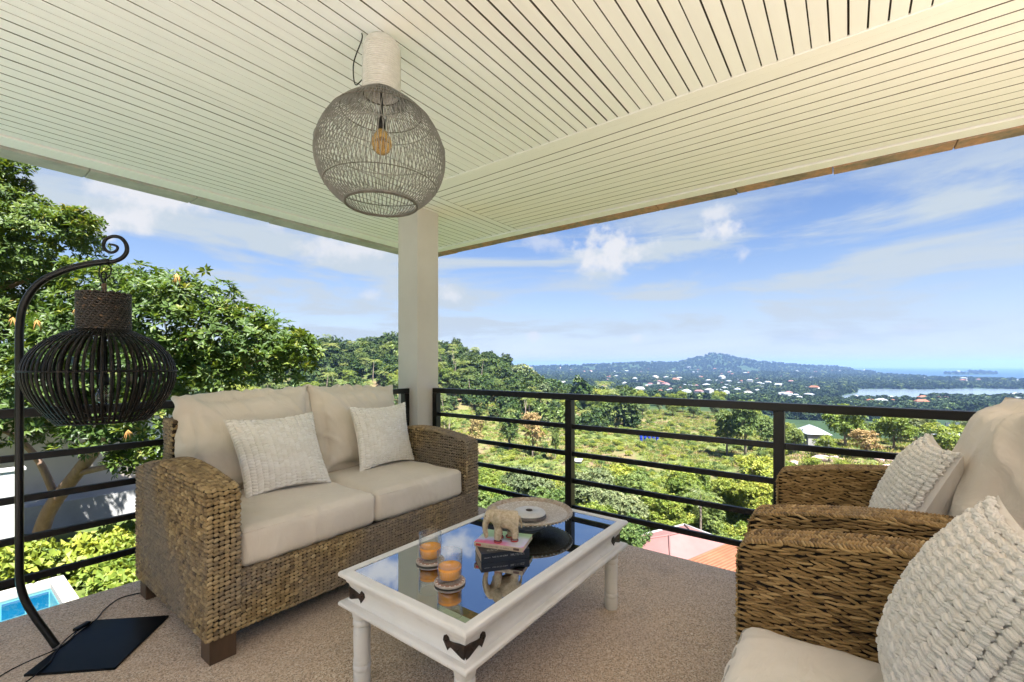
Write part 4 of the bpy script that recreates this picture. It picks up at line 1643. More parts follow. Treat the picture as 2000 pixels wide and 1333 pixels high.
def mat_ground():
    m, nt, b, out = new_mat('grass_and_dry_soil')
    n1 = nz(nt, .055, 6, .62)
    n2 = nz(nt, .6, 5, .65)
    n3 = nz(nt, 5, 4, .6)
    grass = ramp(nt, n2, [(.3, (.035, .060, .013)), (.5, (.078, .102, .024)), (.7, (.135, .135, .05))])
    soil = ramp(nt, n3, [(.3, (.10, .066, .038)), (.7, (.18, .13, .08))])
    c = mixc(nt, ramp(nt, n1, [(.46, (0, 0, 0)), (.62, (1, 1, 1))]), grass, soil)
    far = nz(nt, .02, 8, .7)
    cfar = ramp(nt, far, [(.3, (.010, .022, .010)), (.5, (.020, .038, .014)), (.64, (.032, .05, .02)), (.74, (.09, .08, .06))])
    tc = nt.nodes.new('ShaderNodeTexCoord')
    ln = nt.nodes.new('ShaderNodeVectorMath')
    ln.operation = 'LENGTH'
    nt.links.new(tc.outputs['Object'], ln.inputs[0])
    mr = nt.nodes.new('ShaderNodeMapRange')
    nt.links.new(ln.outputs['Value'], mr.inputs[0])
    mr.inputs[1].default_value = 215
    mr.inputs[2].default_value = 265
    nt.links.new(mixc(nt, mr.outputs[0], c, cfar), b.inputs['Base Color'])
    b.inputs['Roughness'].default_value = .95
    b.inputs['Specular IOR Level'].default_value = .1
    bump(nt, b, n3, .6, .08)
    return m


ths = np.concatenate([np.arange(-180, -58, 2.5), np.arange(-58, 58, .33), np.arange(58, 180.1, 2.5)])
rads = np.concatenate([np.linspace(2.5, 15, 100), np.linspace(15.5, 30, 16), np.geomspace(31, 420, 90), np.geomspace(430, 11500, 120)])
TH_, RA_ = np.meshgrid(np.radians(ths), rads, indexing='ij')
D_, R0_ = RA_ * np.cos(TH_), RA_ * np.sin(TH_)
XX, YY = D_ * CY + R0_ * SY, D_ * SY - R0_ * CY
ZZ = ground_np(XX, YY)
na, nr = TH_.shape
V = np.stack([XX, YY, ZZ], -1).reshape(-1, 3)
ii, jj = np.meshgrid(np.arange(na - 1), np.arange(nr - 1), indexing='ij')
ii, jj = ii.ravel(), jj.ravel()
F = np.stack([ii * nr + jj, ii * nr + jj + 1, (ii + 1) * nr + jj + 1, (ii + 1) * nr + jj], -1)
M['ground'] = mat_ground()
tag(obj('terrain', npmesh('terrain', V, F), M['ground']), kind='structure')
m_, nt_, b_, o_ = new_mat('sea_water')
b_.inputs['Base Color'].default_value = (.0, .024, .052, 1)
b_.inputs['Roughness'].default_value = .35
b_.inputs['Specular IOR Level'].default_value = .35
bump(nt_, b_, nz(nt_, .05, 5, .6), .4, 1.0)
M['sea'] = m_
V = [(0, 0, SEA_Z)] + [(15000 * math.cos(2 * PI * k / 128), 15000 * math.sin(2 * PI * k / 128), SEA_Z) for k in range(128)]
tag(obj('sea', npmesh('sea', V, np.array([(0, 1 + k, 1 + (k + 1) % 128) for k in range(128)]), smooth=False), M['sea']), kind='structure')


m_, nt_, b_, o_ = new_mat('lagoon_water')
b_.inputs['Base Color'].default_value = (.10, .13, .15, 1)
b_.inputs['Roughness'].default_value = .2
M['lagoon'] = m_
lp_ = [at(p, d) for (p, d) in ((1560, 715), (2150, 700), (2150, 1230), (1560, 1200))]
tag(obj('lagoon', npmesh('lagoon', [(x, y, SEA_Z + .05) for x, y in lp_], np.array([(0, 1, 2, 3)]), smooth=False), M['lagoon']), kind='structure')


# ------------------------------------------------------------------ foliage generators
def leaf_quads(C, N, U, L, W, tint, fold=.25, two=False):
    """one kite-shaped leaf each: C base, U direction of the leaf, N its upper side"""
    n = len(C)
    B = np.cross(N, U)
    B /= np.linalg.norm(B, axis=1)[:, None] + 1e-9
    L = np.broadcast_to(L, (n,))[:, None]
    W = np.broadcast_to(W, (n,))[:, None]
    if not two:
        v0 = C
        v1 = C + U * L * .55 + B * W * .5 + N * W * fold
        v2 = C + U * L
        v3 = C + U * L * .55 - B * W * .5 + N * W * fold
        V = np.stack([v0, v1, v2, v3], 1).reshape(-1, 3)
        F = np.arange(4 * n).reshape(-1, 4)
        return V, F, np.repeat(tint, 4)
    v0 = C
    v1 = C + U * L * .5 + B * W * .5 + N * W * fold * .8
    v2 = C + U * L - N * L * .12
    v3 = C + U * L * .5 - B * W * .5 + N * W * fold * .8
    v4 = C + U * L * .5
    V = np.stack([v0, v1, v2, v3, v4], 1).reshape(-1, 3)
    base = (np.arange(n) * 5)[:, None]
    F = np.concatenate([base + np.array([[0, 4, 1]]), base + np.array([[4, 2, 1]]), base + np.array([[0, 3, 4]]), base + np.array([[4, 3, 2]])])
    return V, F, np.repeat(tint, 5)


def unit(n):
    v = rng.normal(size=(n, 3))
    return v / np.linalg.norm(v, axis=1)[:, None]


def norm(v):
    return v / (np.linalg.norm(v, axis=-1, keepdims=True) + 1e-9)


def rosettes(blobs, count, per, L, W, two=False, inner=.35, lower=.35):
    """tufts of leaves on the skins of several overlapping lobes; blobs (x,y,z,rx,ry,rz)"""
    B = np.array(blobs, float)
    area = (B[:, 3] * B[:, 4] + B[:, 5] * B[:, 3])
    idx = rng.choice(len(B), size=count, p=area / area.sum())
    u = unit(count)
    flip = (u[:, 2] < 0) & (rng.random(count) > lower)
    u[flip, 2] *= -1
    rr = 1 - inner * rng.random(count) ** 2
    lump = 1 + .16 * np.sin(u[:, 0] * 7 + idx * 2.1) * np.cos(u[:, 1] * 6 + idx) + .10 * np.sin(u[:, 2] * 11 + idx)
    C = B[idx, :3] + u * B[idx, 3:6] * (rr * lump)[:, None]
    # drop those deep inside another lobe
    keep = np.ones(count, bool)
    for k in range(len(B)):
        q = np.linalg.norm((C - B[k, :3]) / B[k, 3:6], axis=1)
        keep &= (q > .62) | (idx == k) | (rng.random(count) < .15)
    C, u, idx = C[keep], u[keep], idx[keep]
    n = len(C)
    A = norm(u * .7 + np.array([0, 0, .55]) + unit(n) * .35)
    T1 = norm(np.cross(A, unit(n)))
    T2 = np.cross(A, T1)
    ang = (np.arange(per)[None] * 2 * PI / per + rng.random((n, 1)) * 6.28 + rng.normal(0, .25, (n, per)))
    el_ = rng.normal(.35, .32, (n, per))
    U = (T1[:, None] * np.cos(ang)[..., None] + T2[:, None] * np.sin(ang)[..., None]) * np.cos(el_)[..., None] + A[:, None] * np.sin(el_)[..., None]
    Nn = norm(A[:, None] - U * (A[:, None] * U).sum(-1, keepdims=True))
    CC = np.repeat(C[:, None], per, 1) + U * .02
    tb = rng.normal(.42, .16, (n, 1)) + .12 * np.sin(idx * 3.3)[:, None] + .12 * (u[:, 2:3])
    tt = (tb + rng.normal(0, .1, (n, per))).clip(0, 1)
    k = n * per
    return leaf_quads(CC.reshape(k, 3), Nn.reshape(k, 3), norm(U.reshape(k, 3)), L * rng.uniform(.65, 1.15, k), W * rng.uniform(.75, 1.15, k), tt.reshape(k), two=two)


def limb(pts, r0, r1, n=8):
    P = spline(pts, 6)
    return tube(P, list(np.linspace(r0, r1, len(P))), n, name='limb')


# ---- prototypes of trees seen at a distance (unit: metres, base at the origin)
def tree_proto(name, blobs, trunk_h, r0, mat, count, leaf, per=5, bark='bark', inner=.4):
    V, F, t = rosettes(blobs, count, per, leaf, leaf * .55, inner=inner)
    crown = npmesh(name + '_crown', V, F, tint=t, smooth=False, mats=[M[mat]])
    parts = []
    b = np.array(blobs)
    top = b[np.argmax(b[:, 3])]
    P = [tube([(0, 0, -1.0), (.08, .03, trunk_h * .5), (-.05, .06, trunk_h), (top[0], top[1], top[2])], [r0 * 1.2, r0, r0 * .75, r0 * .25], 7)]
    for k in range(min(5, len(b))):
        P.append(tube([(0, 0, trunk_h * .7), tuple((b[k, :3] * .5 + np.array([0, 0, trunk_h * .45]))), tuple(b[k, :3])], [r0 * .55, r0 * .35, r0 * .12], 5))
    bm = bmesh.new()
    for p in P:
        bm.from_mesh(p)
    tr = bpy.data.meshes.new(name + '_trunk')
    bm.to_mesh(tr)
    bm.free()
    tr.materials.append(M[bark])
    for p in tr.polygons:
        p.use_smooth = True
    return crown, tr


def rblobs(n, R_, H, z0, flat=.8, seed=0):
    rr = random.Random(seed)
    out = [(0, 0, z0, R_ * .62, R_ * .62, H * .5)]
    for k in range(n):
        a = 2 * PI * k / n + rr.uniform(-.4, .4)
        q = rr.uniform(.32, .62) * R_
        s = rr.uniform(.30, .52) * R_
        out.append((q * math.cos(a), q * math.sin(a), z0 + rr.uniform(-.30, .42) * H, s, s, s * flat))
    return out


PROTO = {
    'round_a': tree_proto('round_a', rblobs(9, 3.0, 4.0, 4.2, .85, 1), 2.2, .17, 'leaf_mid', 1150, .42),
    'round_b': tree_proto('round_b', rblobs(11, 3.4, 4.6, 4.6, .75, 2), 2.4, .19, 'leaf_light', 1200, .42),
    'round_c': tree_proto('round_c', rblobs(8, 2.6, 4.6, 4.4, .95, 3), 2.6, .15, 'leaf_grey', 1000, .38),
    'tall': tree_proto('tall', rblobs(12, 3.0, 8.0, 7.0, 1.05, 4), 4.0, .24, 'leaf_mid', 1500, .45),
    'dry': tree_proto('dry', rblobs(9, 2.8, 6.0, 5.0, 1.0, 5), 3.0, .17, 'leaf_dry', 750, .38, inner=.6),
    'bush': tree_proto('bush', rblobs(6, 1.3, 1.3, .75, .8, 6), .4, .05, 'leaf_light', 420, .24),
    'bush_b': tree_proto('bush_b', rblobs(6, 1.2, 1.2, .7, .8, 7), .4, .05, 'leaf_mid', 420, .24),
    'near_a': tree_proto('near_a', rblobs(13, 3.0, 4.2, 4.0, .85, 8), 2.2, .15, 'leaf_grey', 3600, .24, 6),
    'near_b': tree_proto('near_b', rblobs(13, 2.8, 4.0, 3.8, .85, 9), 2.2, .14, 'leaf_light', 3600, .24, 6),
    'near_c': tree_proto('near_c', rblobs(12, 3.0, 4.6, 4.2, .85, 10), 2.2, .16, 'leaf_mid', 3600, .24, 6),
}


def frond_mesh(L=2.6, npair=16, droop=.75, lw=.075, ll=.62, lift=.55):
    """one arched palm frond pointing along +x from the origin, as quads"""
    V, F, T = [], [], []
    pts = []
    for i in range(npair + 1):
        t = i / npair
        a = lift - t * (lift + droop)
        if i == 0:
            p = np.array([0, 0, 0.])
        else:
            p = pts[-1] + np.array([math.cos(a), 0, math.sin(a)]) * L / npair
        pts.append(p)
    for i in range(npair):
        a = pts[i]
        b = pts[i + 1]
        w = .022 * (1 - i / npair) + .006
        k = len(V)
        V += [a + [0, -w, 0], a + [0, w, 0], b + [0, w, 0], b + [0, -w, 0]]
        F.append((k, k + 1, k + 2, k + 3))
        T += [.75] * 4
    for i in range(1, npair + 1):
        t = i / npair
        q = ll * math.sin(PI * min(1, t * .85 + .14)) ** .7
        d = pts[i] - pts[i - 1]
        d /= np.linalg.norm(d)
        for s in (1, -1):
            dirv = norm(np.array([d[0] * .55, s * .85, d[2] * .5 - .38 - .2 * random.random()]))
            k = len(V)
            n = norm(np.cross(dirv, [0, 0, 1.]))
            base = pts[i]
            V += [base, base + dirv * q * .45 + d * lw * .5, base + dirv * q, base + dirv * q * .45 - d * lw * .5]
            F.append((k, k + 1, k + 2, k + 3))
            T += [random.uniform(.2, .85)] * 4
    return np.array(V), np.array(F), np.array(T)


def palm_proto(name, h, nf, L, seed, lean=.6):
    rr = random.Random(seed)
    P = []
    for k in range(nf):
        v, f, t = frond_mesh(L * rr.uniform(.85, 1.1), 14, rr.uniform(.5, 1.1), .085, .62 * L / 2.6, rr.uniform(-.1, 1.15))
        a = k * 2.399 + rr.uniform(-.2, .2)
        c, s = math.cos(a), math.sin(a)
        v = v @ np.array([[c, s, 0], [-s, c, 0], [0, 0, 1]])
        v = v + np.array([lean, 0, h])
        P.append((v, f, t))
    V, F, t = cat_meshes(P)
    crown = npmesh(name + '_crown', V, F, tint=t, smooth=False, mats=[M['leaf_palm']])
    tr = tube(spline([(0, 0, -.8), (.05, 0, h * .3), (lean * .5, 0, h * .7), (lean, 0, h)], 5), list(np.linspace(.17, .09, 16)), 7)
    tr.materials.append(M['bark'])
    return crown, tr


PROTO['palm_a'] = palm_proto('palm_a', 7.5, 20, 2.9, 1)
PROTO['palm_b'] = palm_proto('palm_b', 5.6, 18, 2.7, 2, .3)
PROTO['palm_c'] = palm_proto('palm_c', 9.5, 20, 3.0, 3, 1.0)
PROTO['banana'] = palm_proto('banana', .7, 9, 1.5, 4, 0)
ROOTS = {}


def plant(kind, x, y, s, name, label, cat, group=None, z=None, sz=None, rz=None):
    cr, tr = PROTO[kind]
    if z is None:
        z = gz(x, y)
    r = bpy.data.objects.new(name, None)
    COL.objects.link(r)
    r.empty_display_size = .1
    r.location = (x, y, z)
    r.rotation_euler = (0, 0, random.uniform(0, 6.28) if rz is None else rz)
    r.scale = (s, s, sz or s)
    r['label'] = label
    r['category'] = cat
    if group:
        r['group'] = group
    obj('trunk', tr, None, r)
    obj('crown', cr, None, r)
    return r


placed = []


def free(x, y, rmin):
    for (a, b) in placed:
        if (a - x) ** 2 + (b - y) ** 2 < rmin * rmin:
            return False
    return True


# ---- grove just below the terrace
near = [(885, 930, 40, 'near_a', .95), (955, 945, 44, 'near_b', .9), (1030, 935, 46, 'near_a', 1.0), (1075, 985, 38, 'near_c', .85), (1150, 930, 44, 'near_a', 1.0), (1160, 1010, 34, 'near_b', .75),
        (1215, 985, 38, 'near_a', .8), (1240, 950, 46, 'near_c', .9), (1290, 990, 42, 'near_b', .75), (1220, 1050, 31, 'near_c', .62), (1340, 960, 50, 'near_b', .8), (1420, 990, 47, 'near_b', .8),
        (1385, 1015, 43, 'near_c', .55), (1470, 1005, 44, 'near_b', .75), (960, 1000, 34, 'near_c', .8), (1055, 1050, 30, 'near_a', .7), (1500, 955, 56, 'near_a', .7), (1130, 1060, 28, 'near_a', .55)]
kdesc0 = 0
ndesc = {'near_a': 'grey-green', 'near_b': 'bright yellow-green', 'near_c': 'deep green'}
for (px, y, d, kd, s) in near:
    x, yy = at(px, d)
    wh = 'left of the middle railing post' if px < 1104 else ('just right of the middle railing post' if px < 1235 else 'above the pink roofs')
    wh = ('in the front row ' if d < 39 else 'in the back row ') + wh
    plant(kd, x, yy, s, 'broadleaf_tree', ndesc[kd] + ' grove tree ' + wh, 'tree', ndesc[kd] + ' trees ' + wh)
    placed.append((x, yy))
x, yy = at(1368, 41)
plant('palm_b', x, yy, .85, 'coconut_palm', 'coconut palm standing above the pink roof with drooping fronds', 'palm tree')
placed.append((x, yy))

# ---- young plants in rows on the farmed slope
cnt = 0
for row, d in enumerate(np.concatenate([np.arange(58, 100, 5.2), np.arange(101, 160, 6.6), np.arange(162, 215, 9)])):
    w = 2.15 * d
    n_ = int(2.15 * d / (4.2 + d * .04))
    for k in range(n_):
        px = 900 + (1530 - 900) * (k + .5 + random.uniform(-.35, .35)) / n_ * 1.0
        if px > 1530 or random.random() < .25:
            continue
        x, yy = at(px + random.uniform(-6, 6), d + random.uniform(-2, 2))
        if not free(x, yy, 3.4) or cnt > 290:
            continue
        kd = random.choice(['banana', 'banana', 'bush', 'bush_b', 'banana', 'bush'])
        s = random.uniform(.75, 1.25) if kd == 'banana' else random.uniform(.6, 1.1)
        lbl = {'banana': 'young banana plant growing in rows on the farmed slope', 'bush': 'light green shrub on the farmed slope', 'bush_b': 'dark green shrub on the farmed slope'}[kd]
        plant(kd, x, yy, s, {'banana': 'banana_plant'}.get(kd, 'shrub'), lbl, {'banana': 'plant'}.get(kd, 'shrub'), lbl)
        placed.append((x, yy))
        cnt += 1

# ---- trees along the far side of the slope and on the right
bigs = [(1455, 112, 'tall', 1.30, 1.22, 'large dark green tree rising above the railing behind the farmed slope'),
        (1420, 118, 'tall', 1.1, 1.05, 'tall dark tree left of the largest tree behind the slope'),
        (1500, 118, 'round_a', 1.35, 1.3, 'rounded dark tree right of the largest tree behind the slope'),
        (1040, 118, 'dry', 1.15, 1.4, 'dry golden tree with sparse foliage behind the railing'),
        (930, 120, 'dry', .95, 1.2, 'dry brownish tree between coconut palms near the column'),
        (1085, 112, 'tall', .42, .95, 'slim conical light green tree beside the brown path'),
        (995, 125, 'tall', 1.0, .9, 'dark round tree casting shade beside the golden tree'),
        (1112, 190, 'round_b', 1.2, 1.2, 'light green tree behind the left middle railing post'),
        (1690, 78, 'dry', .85, .62, 'round yellow-brown tree right of the white house'),
        (1650, 92, 'round_b', 1.15, 1.1, 'spreading bright green tree right of the white house'),
        (1745, 88, 'round_b', 1.1, .95, 'bright green tree behind the far armchair pillow'),
        (1550, 84, 'round_a', .7, .75, 'small dark tree left of the white house'),
        (1610, 80, 'round_b', .55, .5, 'low yellow-green tree in front of the white house'),
        (1790, 96, 'round_c', 1.1, .9, 'grey-green tree left of the low grey roof'),
        (1850, 74, 'round_b', 1.0, .85, 'lime green tree at the right behind the far armchair'),
        (1700, 125, 'round_a', 1.2, 1.0, 'dark tree on the right ridge behind the bright green trees')]
for (px, d, kd, s, sz, lbl) in bigs:
    x, yy = at(px, d)
    plant(kd, x, yy, s, 'broadleaf_tree', lbl, 'tree', None, None, sz)
    placed.append((x, yy))
kinds = ['round_a', 'round_b', 'round_c', 'round_b', 'tall', 'round_a']
kdesc = {'round_a': 'dark green rounded', 'round_b': 'bright green spreading', 'round_c': 'grey-green', 'tall': 'tall dark', 'dry': 'dry brownish', 'palm_a': '', 'palm_b': '', 'palm_c': ''}


def scatter(n, px0, px1, d0, d1, kinds, smin, smax, rmin, where, tries=8, skip=None):
    c = 0
    for _ in range(n * tries):
        if c >= n:
            break
        px = random.uniform(px0, px1)
        d = math.sqrt(random.uniform(d0 * d0, d1 * d1))
        x, yy = at(px, d)
        if skip and skip(px, d):
            continue
        if not free(x, yy, rmin):
            continue
        kd = random.choice(kinds)
        s = random.uniform(smin, smax)
        if kd == 'banana':
            plant(kd, x, yy, s, 'banana_plant', 'broad-leaved banana plant ' + where, 'plant', 'banana plants ' + where)
        elif kd.startswith('palm'):
            plant(kd, x, yy, s, 'coconut_palm', 'coconut palm ' + where, 'palm tree', 'coconut palms ' + where)
        elif kd.startswith('bush'):
            plant(kd, x, yy, s, 'shrub', 'leafy shrub ' + where, 'shrub', 'shrubs ' + where)
        else:
            kq = {'near_b': 'round_b', 'near_a': 'round_c'}.get(kd, kd)
            plant(kd, x, yy, s, 'broadleaf_tree', kdesc[kq] + ' tree ' + where, 'tree', kdesc[kq] + ' trees ' + where)
        placed.append((x, yy))
        c += 1


scatter(46, 1100, 1560, 205, 262, ['round_b', 'round_b', 'round_a', 'round_c'], .85, 1.25, 6.0, 'in the belt behind the farmed slope')
scatter(30, 1530, 2080, 84, 128, ['round_b', 'round_a', 'round_c', 'bush'], .6, 1.05, 5.0, 'on the right-hand rise beyond the armchairs', skip=lambda px, d: 1570 < px < 1625)
scatter(34, 855, 1090, 100, 190, ['palm_a', 'palm_b', 'round_b', 'palm_c', 'round_c'], .8, 1.15, 5.5, 'left of the farmed slope near the column', skip=lambda px, d: px > 940 and d < 160)
scatter(60, 400, 790, 120, 215, ['palm_a', 'palm_b', 'palm_c', 'palm_a', 'round_b'], .9, 1.25, 5.0, 'in the valley behind the sofa')
scatter(34, 700, 980, 190, 262, ['palm_a', 'round_a', 'palm_c', 'round_b', 'tall'], .9, 1.2, 6.0, 'at the foot of the wooded hill')
scatter(14, 1400, 1700, 60, 84, ['bush', 'bush_b', 'banana'], .8, 1.4, 3.0, 'on the rocky bank')
scatter(22, 930, 1500, 46, 60, ['bush', 'near_b', 'bush_b', 'round_b'], .5, .9, 3.5, 'at the lower edge of the farmed slope')
# crest trees that stand out against the sky
for (px, kd, s) in ((708, 'round_a', 1.5), (690, 'round_a', .8), (742, 'palm_c', .9), (757, 'palm_c', 1.0), (768, 'palm_c', .8), (750, 'round_c', 1.1), (857, 'palm_c', .9), (875, 'palm_c', .8), (900, 'round_a', .8)):
    x, yy = at(px, 352)
    plant(kd, x, yy, s * 1.15, 'coconut_palm' if kd[0] == 'p' else 'broadleaf_tree', ('coconut palm' if kd[0] == 'p' else 'dark tree') + ' standing out on the crest of the wooded hill', 'palm tree' if kd[0] == 'p' else 'tree', 'crest ' + ('palms' if kd[0] == 'p' else 'trees'))


# ---- woods as masses: instanced over points, one object each
def low_crown(name, n, leaf, mat, seed, rb=(8, 3.0, 4.0, 2.6, .8)):
    V, F, t = rosettes(rblobs(*rb, seed), n, 4, leaf, leaf * .8)
    return npmesh(name, V, F, tint=t, smooth=False, mats=[M[mat]])


def mass(name, protos, pts, scales, kindv, label=None):
    """one object whose node tree sets the given crown meshes on its points"""
    me = bpy.data.meshes.new(name)
    me.vertices.add(len(pts))
    me.vertices.foreach_set('co', np.asarray(pts, np.float32).ravel())
    for nm, arr, ty in (('sc', scales, 'FLOAT'), ('rt', rng.uniform(0, 6.28, len(pts)), 'FLOAT'), ('kd', kindv, 'INT')):
        a = me.attributes.new(nm, ty, 'POINT')
        a.data.foreach_set('value', np.asarray(arr, np.float32 if ty == 'FLOAT' else np.int32))
    o = obj(name, me)
    o['kind'] = 'stuff'
    ng = bpy.data.node_groups.new(name + '_nodes', 'GeometryNodeTree')
    ng.interface.new_socket('Geometry', in_out='INPUT', socket_type='NodeSocketGeometry')
    ng.interface.new_socket('Geometry', in_out='OUTPUT', socket_type='NodeSocketGeometry')
    N, L = ng.nodes, ng.links
    gi, go = N.new('NodeGroupInput'), N.new('NodeGroupOutput')
    g2i = N.new('GeometryNodeGeometryToInstance')
    cols = bpy.data.collections.new(name + '_kinds')
    for i, p in enumerate(protos):
        po = bpy.data.objects.new(name + '_p%d' % i, p)
        cols.objects.link(po)
    ci = N.new('GeometryNodeCollectionInfo')
    ci.inputs['Collection'].default_value = cols
    ci.inputs['Separate Children'].default_value = True
    ci.inputs['Reset Children'].default_value = True
    m2p = N.new('GeometryNodeMeshToPoints')
    iop = N.new('GeometryNodeInstanceOnPoints')
    iop.inputs['Pick Instance'].default_value = True

    def attr(nm, ty):
        q = N.new('GeometryNodeInputNamedAttribute')
        q.data_type = ty
        q.inputs['Name'].default_value = nm
        return q.outputs['Attribute']
    L.new(gi.outputs[0], m2p.inputs['Mesh'])
    L.new(m2p.outputs[0], iop.inputs['Points'])
    L.new(ci.outputs[0], iop.inputs['Instance'])
    L.new(attr('kd', 'INT'), iop.inputs['Instance Index'])
    cx = N.new('ShaderNodeCombineXYZ')
    L.new(attr('rt', 'FLOAT'), cx.inputs['Z'])
    L.new(cx.outputs[0], iop.inputs['Rotation'])
    L.new(attr('sc', 'FLOAT'), iop.inputs['Scale'])
    L.new(iop.outputs[0], go.inputs[0])
    md = o.modifiers.new('nodes', 'NODES')
    md.node_group = ng
    return o


def pts_in(n, px0, px1, d0, d1, logd=True):
    px = rng.uniform(px0, px1, n)
    d = np.exp(rng.uniform(math.log(d0), math.log(d1), n)) if logd else np.sqrt(rng.uniform(d0 ** 2, d1 ** 2, n))
    u = (px - 1000) / FPX
    X = d * CY + u * d * SY
    Y = d * SY - u * d * CY
    return X, Y, d, px


LC = [low_crown('wood_a', 230, .7, 'leaf_wood', 21, (10, 3.4, 4.6, 2.6, .8)), low_crown('wood_b', 210, .7, 'leaf_wood', 22, (7, 2.6, 5.4, 3.0, 1.1)), low_crown('wood_c', 180, .75, 'leaf_mid', 23), low_crown('wood_d', 180, .7, 'leaf_grey', 24), PROTO['palm_a'][0]]
X, Y, d, px = pts_in(11000, -500, 1240, 165, 640, False)
Z = ground_np(X, Y)
k = rng.choice(5, len(X), p=[.38, .34, .10, .08, .10])
mass('hillside_woods', LC, np.stack([X, Y, Z - .6 - (k == 4) * 2.5], -1), rng.lognormal(-.02, .28, len(X)), k)
# ground cover below the terrace and round the slope
X, Y, d, px = pts_in(2600, 820, 1700, 22, 66, False)
Z = ground_np(X, Y)
mass('undergrowth', [PROTO['bush'][0], PROTO['bush_b'][0]], np.stack([X, Y, Z - .15], -1), rng.uniform(.45, 1.0, len(X)), rng.integers(0, 2, len(X)))


def tuft(name, n, mat, seed):
    rr = np.random.default_rng(seed)
    C = np.stack([rr.normal(0, .35, n), rr.normal(0, .35, n), np.zeros(n)], -1)
    U = norm(np.stack([rr.normal(0, .5, n), rr.normal(0, .5, n), np.ones(n)], -1))
    Nn = norm(np.cross(U, unit(n)))
    V, F, t = leaf_quads(C, Nn, U, rr.uniform(.2, .55, n), .09, rr.uniform(0, 1, n))
    return npmesh(name, V, F, tint=t, smooth=False, mats=[M[mat]])


X, Y, d, px = pts_in(2600, 880, 1560, 58, 225, False)
Z = ground_np(X, Y)
keep = fbm(X / 14, Y / 14, 3, 8) > -.3
X, Y, Z, d = X[keep], Y[keep], Z[keep], d[keep]
mass('slope_plants', [PROTO['banana'][0], PROTO['bush'][0], PROTO['bush_b'][0]], np.stack([X, Y, Z - .1], -1), rng.uniform(.45, 1.0, len(X)), rng.choice(3, len(X), p=[.5, .25, .25]))

TF = [tuft('grass_a', 26, 'leaf_light', 1), tuft('grass_b', 26, 'leaf_dry', 2), tuft('grass_c', 22, 'leaf_mid', 3)]
X, Y, d, px = pts_in(26000, 850, 2050, 50, 240, False)
Z = ground_np(X, Y)
patch = fbm(X / 9, Y / 9, 3, 3)
keep = patch > -.35
X, Y, Z, d = X[keep], Y[keep], Z[keep], d[keep]
mass('slope_grass', TF, np.stack([X, Y, Z], -1), rng.uniform(.8, 1.8, len(X)), rng.choice(3, len(X), p=[.5, .25, .25]))
# far woods on the plain
FC = [low_crown('far_a', 60, 1.7, 'leaf_far', 31), low_crown('far_b', 60, 1.7, 'leaf_far', 32), low_crown('far_c', 55, 1.6, 'leaf_mid', 33)]
X, Y, d, px = pts_in(42000, 860, 2120, 420, 3900)
Z = ground_np(X, Y)
keep = (Z > SEA_Z + .6) & (fbm(X / 110, Y / 110, 3, 9) > -.55)
X, Y, Z, d = X[keep], Y[keep], Z[keep], d[keep]
mass('far_woods', FC, np.stack([X, Y, Z - .5], -1), rng.uniform(.8, 1.6, len(X)) * (1 + d / 2600), rng.choice(3, len(X), p=[.5, .42, .08]))

# ---- haze over the land
hz = obj('haze', box(-15600, 15600, -15600, 15600, -104, 112, name='haze'))
m = bpy.data.materials.new('pale_haze')
m.use_nodes = True
m.node_tree.nodes.clear()
o_ = m.node_tree.nodes.new('ShaderNodeOutputMaterial')
v_ = m.node_tree.nodes.new('ShaderNodeVolumePrincipled')
v_.inputs['Color'].default_value = (.34, .56, 1.0, 1)
v_.inputs['Density'].default_value = 1.15e-4
v_.inputs['Anisotropy'].default_value = .3
m.node_tree.links.new(v_.outputs[0], o_.inputs['Volume'])
hz.data.materials.append(m)
hz['kind'] = 'stuff'


# ================================================================== buildings
M['roof_pink'] = pm('pink_painted_roof', (.135, .062, .056), (.165, .082, .075), .7, .8, .2, 6, .01)
M['roof_orange'] = pm('orange_tile_roof', (.13, .042, .016), (.18, .062, .026), 2, .8, .4, 12, .02)
M['wall_white'] = pm('white_wall', (.19, .19, .18), (.27, .27, .26), .8, .8)
M['wall_grey'] = pm('grey_green_wall', (.16, .20, .19), (.22, .26, .25), .8, .8)
M['wall_beige'] = pm('beige_render', (.42, .37, .31), (.50, .45, .38), .9, .85, .2, 9, .01)
M['concrete'] = pm('grey_concrete', (.24, .24, .23), (.32, .32, .31), 1.4, .85, .3, 14, .01)
M['window_dark'] = pm('dark_window_glass', (.02, .03, .04), (.05, .07, .08), 1, .12)
M['blue_plastic'] = pm('blue_plastic', (.002, .014, .15), (.003, .024, .22), 3, .35)
M['roof_grey'] = pm('grey_sheet_roof', (.15, .17, .19), (.24, .26, .28), .6, .8)
M['rock'] = pm('pinkish_rock', (.25, .17, .14), (.42, .31, .27), 1.5, .9, .8, 5, .1)


def slab_poly(pts, t, name, m, parent):
    """a roof plane: quad of 3D points given a thickness downward"""
    P = [Vector(p) for p in pts]
    n = (P[1] - P[0]).cross(P[2] - P[0]).normalized()
    if n.z < 0:
        n = -n
    V = P + [p - n * t for p in P]
    k = len(P)
    F = [list(range(k)), list(range(2 * k - 1, k - 1, -1))]
    me = bpy.data.meshes.new(name)
    me.from_pydata([tuple(v) for v in V], [], F + [[i, (i + 1) % k, k + (i + 1) % k, k + i] for i in range(k)])
    me.validate()
    bm = bmesh.new()
    bm.from_mesh(me)
    bmesh.ops.recalc_face_normals(bm, faces=bm.faces)
    bm.to_mesh(me)
    bm.free()
    return obj(name, me, m, parent)


